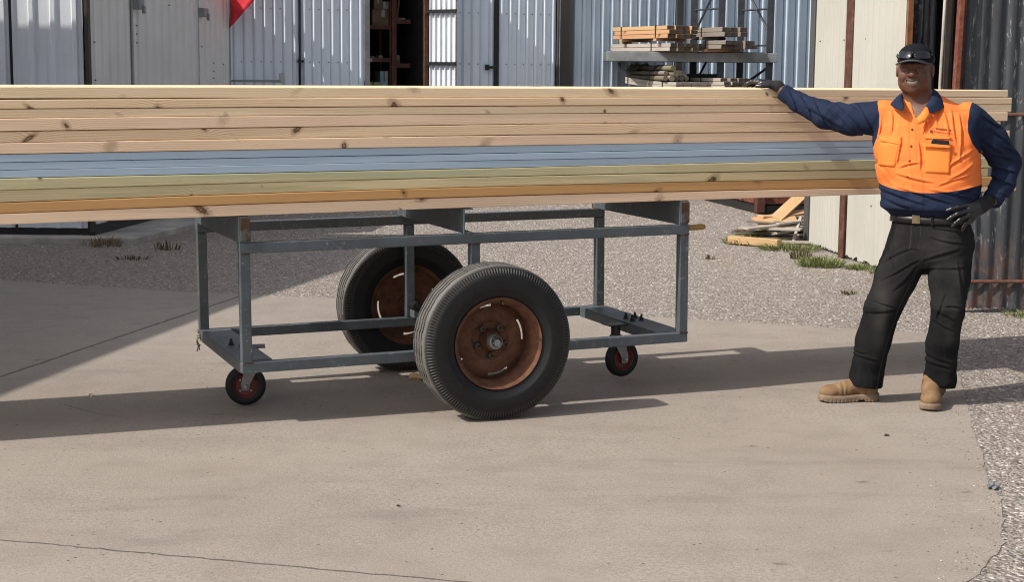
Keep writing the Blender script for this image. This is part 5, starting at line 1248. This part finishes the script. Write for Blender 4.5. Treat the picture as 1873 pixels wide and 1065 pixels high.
def collar():
    def wing(outer):
        # outer: list of (neck edge point, fall edge point) world
        V = []; F = []; nn = len(outer); m = 5
        for a, b in outer:
            a, b = Vector(a), Vector(b)
            for j in range(m + 1):
                t = j / m; p = a.lerp(b, t) + Vector((0, -.010, .012)) * math.sin(math.pi * min(1, t * 1.15)); V.append(p - Vector(ORG))
        for i in range(nn - 1):
            for j in range(m): q = i * (m + 1) + j; F.append((q, q + 1, q + m + 2, q + m + 1))
        o = mkobj('collar', V, F, 'navy_cloth', person, smooth=True); s = o.modifiers.new('t', 'SOLIDIFY'); s.thickness = .004; s.offset = 0; b = o.modifiers.new('sub', 'SUBSURF'); b.levels = 1; b.render_levels = 1
    wing([((2.066, 8.165, 1.612), (2.10, 8.19, 1.560)), ((2.102, 8.12, 1.602), (2.150, 8.125, 1.548)), ((2.092, 8.050, 1.592), (2.152, 8.035, 1.528)), ((2.070, 7.995, 1.566), (2.132, 7.962, 1.512)), ((2.045, 7.965, 1.535), (2.085, 7.922, 1.490)), ((2.028, 7.955, 1.510), (2.040, 7.915, 1.478))])
    wing([((2.066, 8.166, 1.612), (2.06, 8.20, 1.562)), ((2.00, 8.168, 1.598), (1.968, 8.19, 1.545)), ((1.958, 8.125, 1.576), (1.900, 8.125, 1.528)), ((1.938, 8.06, 1.558), (1.868, 8.035, 1.518)), ((1.932, 8.01, 1.538), (1.890, 7.965, 1.500)), ((1.934, 7.985, 1.515), (1.918, 7.945, 1.488))])
    wing2 = None
collar()
def lapel():
    V = []; F = []
    L = [((2.030, 7.950, 1.508), (2.062, 7.925, 1.478)), ((2.008, 7.935, 1.482), (2.030, 7.917, 1.440)), ((1.982, 7.924, 1.452), (1.985, 7.914, 1.425))]
    for a, b in L:
        for t in (0, .5, 1): V.append(Vector(a).lerp(Vector(b), t) + Vector((0, -.006, 0)) * math.sin(math.pi * t) - Vector(ORG))
    for i in range(2):
        for j in range(2): q = i * 3 + j; F.append((q, q + 1, q + 4, q + 3))
    o = mkobj('lapel', V, F, 'orange_cloth', person, smooth=True); s = o.modifiers.new('t', 'SOLIDIFY'); s.thickness = .003
lapel()
# phone standing in the breast pocket
def phone():
    a = on_shirt(xz(2.056, 1.343), 1.343, .014); b = on_shirt(xz(2.146, 1.336), 1.336, .014); c = (a + b) / 2; u = (b - a).normalized(); n_ = Vector(TF); up = n_.cross(u) * -1
    if up.z < 0: up = -up
    m = MB(); m.box(-.043, .043, -.004, .004, -.022, .013); R = Matrix((u, -n_, up)).transposed().to_4x4(); o = m.build('mobile_phone', 'phone_black', bevel=.004); o.matrix_world = Matrix.Translation(c) @ R
    tag(o, 'black mobile phone sticking out of the orange chest pocket', 'phone')
phone()
# ---- trousers
HIPS = [(.70, 2.085, 8.09, .09, .09), (.745, 2.105, 8.092, .165, .122), (.80, 2.122, 8.098, .203, .146), (.87, 2.128, 8.10, .206, .150), (.93, 2.122, 8.10, .192, .138), (.965, 2.118, 8.10, .183, .131)]
def trousers(P):
    d = loft(P, HIPS, 2.3); z = P[:, 2]
    xr = np.where(P[:, 0] < 2.06, 1.0, -1.0) * P[:, 0]
    wr = 1 - np.abs(n3(np.stack([xr * 6 + z * 5, P[:, 1] * 5, z * 11 - xr * 9], 1), 6.)) * 2.3; wr2 = 1 - np.abs(n3(np.stack([xr * 8 - z * 7, P[:, 1] * 8, z * 26 + xr * 10], 1), 8.)) * 2.1
    amp = .0055 + .008 * np.exp(-((z - .52) / .10) ** 2) + .012 * np.exp(-((z - .17) / .07) ** 2) + .005 * np.exp(-((z - .76) / .06) ** 2)
    amp2 = .002 + .0065 * np.exp(-((z - .15) / .07) ** 2) + .0025 * np.exp(-((z - .47) / .08) ** 2)
    for pts, rs in (([(2.035, 8.13, .80), (1.955, 8.09, .65), (1.888, 8.055, .50), (1.848, 8.075, .32), (1.825, 8.098, .12), (1.824, 8.10, .02)], [.120, .104, .091, .086, .083, .080]), ([(2.212, 8.058, .80), (2.206, 8.02, .65), (2.198, 7.99, .50), (2.186, 8.02, .32), (2.192, 8.055, .12), (2.192, 8.058, .02)], [.118, .100, .081, .079, .077, .074])):
        d = smin(d, chain(P, pts, rs, .02), .025)
    d = d - .25 * amp * wr - .30 * amp2 * wr2 + folds(P, TROUSER_FOLDS, .0055, .0066) * (P[:, 1] < 8.13)
    X, Y = tloc(P, HIPS)
    # hems: the front breaks over the boot, the back hangs lower
    hr = .082 - .10 * np.clip((P[:, 0] - 1.80), -.08, .08) * -1 * -1 ; hl = .078 + .25 * np.clip(8.05 - P[:, 1], -.08, .10)
    d = np.maximum(d, np.where(P[:, 0] < 2.02, hr - z, hl - z)); d = np.maximum(d, z - .965)
    # fly
    d = d - .0035 * np.clip((.022 - np.abs(X + .052)) / .003, 0, 1) * (Y > .05) * (z > .80) * (z < .93)
    return d
TR = sdf_obj('trousers', trousers, (axis((1.66, 2.38, .0046)), axis((7.86, 8.12, .0046), (8.12, 8.30, .007)), axis((.03, .975, .0048))), 'black_denim', person, 1)
P_ = verts_of(TR); kn = np.exp(-(((P_[:, 0] - 2.215) / .035) ** 2)) * np.exp(-(((P_[:, 2] - .44) / .20) ** 2)) + .6 * np.exp(-(((P_[:, 0] - 1.865) / .035) ** 2)) * np.exp(-(((P_[:, 2] - .44) / .17) ** 2)) + .5 * np.exp(-(((P_[:, 0] - 2.12) / .07) ** 2)) * np.exp(-(((P_[:, 2] - .80) / .09) ** 2))
X_, Y_ = tloc(P_, HIPS); sm = np.clip(1 - np.abs(P_[:, 0] - np.interp(P_[:, 2], [.08, .3, .5, .7], [1.862, 1.895, 1.945, 2.04])) / .004, 0, 1) * (P_[:, 2] < .70) * (P_[:, 1] < 8.1); fl = np.clip(1 - np.abs(np.abs(X_ + .052) - .023) / .003, 0, 1) * (P_[:, 2] > .80)
xr = np.where(P_[:, 0] < 2.06, 1.0, -1.0) * P_[:, 0]; zz_ = P_[:, 2]
crest = np.clip((1 - np.abs(n3(np.stack([xr * 6 + zz_ * 5, P_[:, 1] * 5, zz_ * 11 - xr * 9], 1), 6.)) * 3.2), 0, 1) + .8 * np.clip((1 - np.abs(n3(np.stack([xr * 8 - zz_ * 7, P_[:, 1] * 8, zz_ * 26 + xr * 10], 1), 8.)) * 4.0), 0, 1)
add_attr(TR, 'worn', np.clip(.16 * (zz_ > .5) * (P_[:, 1] < 8.08) * np.clip(.7 + .4 * n3(P_ * 7, 4.), 0, 1) + kn * (.5 + .5 * n3(P_ * 14, 3.)) * (P_[:, 1] < 8.08) + .55 * sm + .5 * fl, 0, 1))
def ring(name, z0, z1, off, mat, th=.004):
    lv = np.array(HIPS + [(.985, 2.118, 8.10, .183, .131)]); n = 96; V = []; F = []
    for z in (z0, z1):
        g = [np.interp(z, lv[:, 0], lv[:, i]) for i in range(1, 5)]
        for k in range(n):
            w = 2 * math.pi * k / n; cx, sx = math.cos(w), math.sin(w); a, b = g[2] + off, g[3] + off; p = np.array((g[0], g[1], z)) + TA * a * np.sign(cx) * abs(cx) ** (2 / 2.3) + TF * b * np.sign(sx) * abs(sx) ** (2 / 2.3); V.append(p - ORG)
    F = [(k, (k + 1) % n, n + (k + 1) % n, n + k) for k in range(n)]; o = mkobj(name, V, F, mat, person, smooth=True); s = o.modifiers.new('t', 'SOLIDIFY'); s.thickness = th; s.offset = 0; return o
belt = ring('belt', .930, .972, .012, 'belt_leather')
def front(X, z, off):
    lv = np.array(HIPS); g = [np.interp(z, lv[:, 0], lv[:, i]) for i in range(1, 5)]; Y = g[3] * max(0, 1 - (abs(X) / g[2]) ** 2.3) ** (1 / 2.3) + off; return Vector(np.array((g[0], g[1], z)) + TA * X + TF * Y)
c = front(-.045, .951, .018); m = MB(); m.box(-.019, .019, -.003, .003, -.021, .021); m.box(-.013, .013, -.0045, -.003, -.015, .015); o = m.build('buckle', 'brass', belt, bevel=.002); o.matrix_local = Matrix.Translation(c - Vector(ORG)) @ Matrix.Rotation(-TH_ + .12, 4, 'Z')
for X in (-.15, .035, .14):
    c = front(X, .95, .0165); m = MB(); m.box(-.006, .006, -.002, .002, -.028, .026); o = m.build('belt_loop', 'black_denim', TR, bevel=.001); o.matrix_local = Matrix.Translation(c - Vector(ORG)) @ Matrix.Rotation(-TH_ - X * 2.6, 4, 'Z')
# ---- boots
def boot(heel, toe, nm_lab):
    h = np.array((*heel, 0.)); t = np.array((*toe, 0.)); L = np.linalg.norm(t - h); f = (t - h) / L; s = np.array((-f[1], f[0], 0))
    def lo(P): q = P - h; return np.stack([q @ f, q @ s, q[:, 2]], 1)
    def upper(P):
        q = lo(P); d = ell(q, (.058, 0, .068), (.056, .043, .070)); d = smin(d, cap(q, (.085, 0, .125), (.075, 0, .075), .047, .046), .03); d = smin(d, cap(q, (.10, 0, .088), (.195, 0, .058), .044, .042), .03); d = smin(d, ell(q, (L - .062, 0, .052), (.058, .050, .036)), .03)
        cr = .0022 * np.sin(q[:, 0] * 190 + 2 * n3(q * 25, 2.)) * np.exp(-(((q[:, 0] - L * .64) / .03) ** 2)); d = d + cr - .0015 * n3(q * 40, 1.)
        d = np.maximum(d, .026 - q[:, 2]); d = np.maximum(d, q[:, 2] - .165); return d
    def sole(P):
        q = lo(P); w = np.interp(q[:, 0], [0, .03, .09, .14, .20, L - .05, L], [.030, .041, .041, .039, .048, .050, .034]); x = np.clip(q[:, 0], .045, L - .052); r = np.interp(q[:, 0], [.045, .12, .2, L - .052], [.047, .043, .051, .053]); d2 = np.sqrt((q[:, 0] - x) ** 2 + q[:, 1] ** 2) - r
        top = np.interp(q[:, 0], [0, .10, .2, L], [.040, .036, .031, .036]); bot = np.interp(q[:, 0], [0, .082, .086, .118, .124, L - .05, L], [0.001, .001, .011, .011, .002, .001, .010]); d = smax(d2 - .003, np.maximum(q[:, 2] - top, bot - q[:, 2]), .005)
        gr = np.clip(.0035 - np.abs(((q[:, 0] * 1000) % 21) / 1000 - .010), 0, 1) * (q[:, 2] < .016); d = d + gr * 1.2; d = np.minimum(d, smax(d2 + .001, np.abs(q[:, 2] - top - .002) - .003, .002)); return d
    lo_, hi_ = np.minimum(h, t) - .075, np.maximum(h, t) + .075
    ax = lambda hh, z: (axis((lo_[0], hi_[0], hh)), axis((lo_[1], hi_[1], hh)), axis((-.006, z, hh)))
    b = sdf_obj('boot', upper, ax(.0036, .18), 'tan_suede', person); sdf_obj('sole', sole, ax(.0030, .06), 'boot_sole', b)
    sl = MB()
    for sd in (-1, 1):
        pts = [h + f * x + s * sd * (w) for x, w in ((.075, .0475), (.10, .0470), (.118, .0455))]
        vs = [p + np.array((0, 0, z)) - ORG for z in (.078, .128) for p in pts]; sl.add(vs, [(0, 1, 4, 3), (1, 2, 5, 4)])
    sl.build('elastic_panel', 'sock', b)
boot((1.892, 8.118), (1.580, 8.068), ''); boot((2.170, 8.120), (2.092, 7.840), '')
# ---- gloves
for sd, (lo_, hi_) in (('R', ((1.16, 8.33, 1.575), (1.42, 8.53, 1.66))), ('L', ((2.10, 7.86, .88), (2.43, 8.11, 1.09)))):
    def glove(P, sd=sd):
        d = hand(P, sd); wr = HAND[sd][0]; end = np.array((R_ARM if sd == 'R' else L_ARM)[-1]); u = (end - wr) / np.linalg.norm(end - wr); d = smin(d, cap(P, wr, wr + u * .018, .0285, .031), .012); t = (P - wr) @ u; return np.maximum(d, t - .022)
    g = sdf_obj('glove', glove, tuple(axis((lo_[i], hi_[i], .0030)) for i in range(3)), 'glove_knit', person, 1); g.data.materials.append(M['glove_grip'])
    P_ = verts_of(g); cen = sum(HAND[sd][1]) / 4; wr = HAND[sd][0]; ax_ = (cen - wr) / np.linalg.norm(cen - wr)
    mi = []
    for p in g.data.polygons: c = P_[list(p.vertices)].mean(0); mi.append(1 if (c - wr) @ ax_ > .078 or (sd == 'R' and c[1] < 8.40 and (c - wr) @ ax_ > .06) else 0)
    g.data.polygons.foreach_set('material_index', mi)
# ---- cap, sunglasses, teeth
def capf(P):
    q = (P - HC) @ HR; zb = .030 + .18 * np.clip(q[:, 1], -.1, .1) * -.10
    cr = ell(q, (0, -.008, .036), (.0875, .106, .084)); cr = smin(cr, ell(q, (0, .0, .07), (.075, .09, .046)), .02); cr = np.maximum(cr, zb - q[:, 2])
    cr = cr + .0018 * np.clip(1 - np.abs(q[:, 0]) / .003, 0, 1); 
    # peak: curved plate
    zz = .051 - 4.2 * q[:, 0] ** 2 - .06 * (q[:, 1] - .08) ; ey = np.sqrt((q[:, 0] / .084) ** 2 + (np.maximum(q[:, 1] - .06, 0) / .106) ** 2) - 1
    pk = np.maximum(np.abs(q[:, 2] - zz) - .0035, np.maximum(ey * .08, .045 - q[:, 1])); return smin(cr, pk, .004)
cp = sdf_obj('cap', capf, (axis((1.87, 2.13, .0034)), axis((7.86, 8.19, .0034)), axis((1.70, 1.83, .0030))), 'cap_cloth', person, 1)
def edge():
    m = MB(); pts = []
    for i in range(25):
        a = R_(-78 + 156 * i / 24); x = .0835 * math.sin(a); y = .06 + .1065 * math.cos(a); pts.append(Vector(hw((x, y, .051 - 4.2 * x * x - .06 * (y - .08)))) - Vector(ORG))
    m.tube(pts, .0045, 8); m.build('peak_edge', 'cap_edge', cp, smooth=True)
edge()
def shades():
    r = None
    for s in (-1, 1):
        V = []; F = []; n = 12
        for i in range(n + 1):
            for j in range(n + 1):
                a = R_(3 + 60 * i / n); cz = min(1, 1.5 * math.sin(math.pi * min(1, (i + .25) / (n + .5))) ** .6) * (1 - .25 * i / n); zc = .071 - .002 * i / n; zz = zc + (.0185 * cz + .0012) * (2 * j / n - 1); k = 1.045; rx, ry, rz = .0875 * k, .106 * k, .084 * k
                f = math.sqrt(max(.05, 1 - ((zz - .036) / rz) ** 2)) * 1.03; V.append(Vector(hw((s * rx * f * math.sin(a), -.008 + ry * f * math.cos(a) + .004, zz))) - Vector(ORG))
        for i in range(n):
            for j in range(n): q = i * (n + 1) + j; F.append((q, q + 1, q + n + 2, q + n + 1))
        if r is None:
            r = Vector(hw((0, .11, .07))); root = mkobj('sunglasses', [v for v in V], F, 'lens_dark', None, smooth=True); root.location = ORG; o = root
            tag(root, 'dark wraparound sunglasses resting on the front of the black cap', 'sunglasses')
        else: o = mkobj('lens', V, F, 'lens_dark', root, smooth=True)
        sd = o.modifiers.new('t', 'SOLIDIFY'); sd.thickness = .003
        m = MB(); m.tube([Vector(hw(p)) - Vector(ORG) for p in ((s * .083, .045, .070), (s * .0905, .0, .058), (s * .0885, -.05, .046), (s * .084, -.075, .030))], .0032, 6); m.build('temple', 'black_paint', root, smooth=True)
    m = MB(); m.tube([Vector(hw(p)) - Vector(ORG) for p in ((-.012, .1085, .080), (0, .111, .082), (.012, .1085, .080))], .0028, 6); m.build('bridge', 'black_paint', root, smooth=True)
shades()
def face_bits():
    V = []; F = []; n = 16
    for i in range(n + 1):
        x = -.029 + .058 * i / n; zl = -.0670 + 10.5 * x * x; k = math.sqrt(max(0, 1 - (x / .031) ** 2)); tz = .0035 * abs(math.sin(i * math.pi / 2))
        for z in (zl + .0078 * k, zl - .0060 * k): V.append(Vector(hw((x, .0868 - 9 * x * x, z))) - Vector(ORG))
    for i in range(n): F.append((2 * i, 2 * i + 1, 2 * i + 3, 2 * i + 2))
    o = mkobj('teeth', V, F, 'teeth', person, smooth=True); s = o.modifiers.new('t', 'SOLIDIFY'); s.thickness = .004; s.offset = -1
    for s in (-1, 1):
        bm = bmesh.new(); bmesh.ops.create_uvsphere(bm, u_segments=20, v_segments=14, radius=.0118); me = bpy.data.meshes.new('eye'); bm.to_mesh(me); bm.free(); me.materials.append(M['eye_white']); me.materials.append(M['bolt_black'])
        e = bpy.data.objects.new('eye', me); COL.objects.link(e); e.parent = person; e.location = Vector(hw((s * .033, .0768, -.001))) - Vector(ORG)
        for p in me.polygons:
            p.use_smooth = True
            if (HR.T @ np.array(p.center)) @ np.array((0, 1, 0)) > .0098: p.material_index = 1
face_bits()
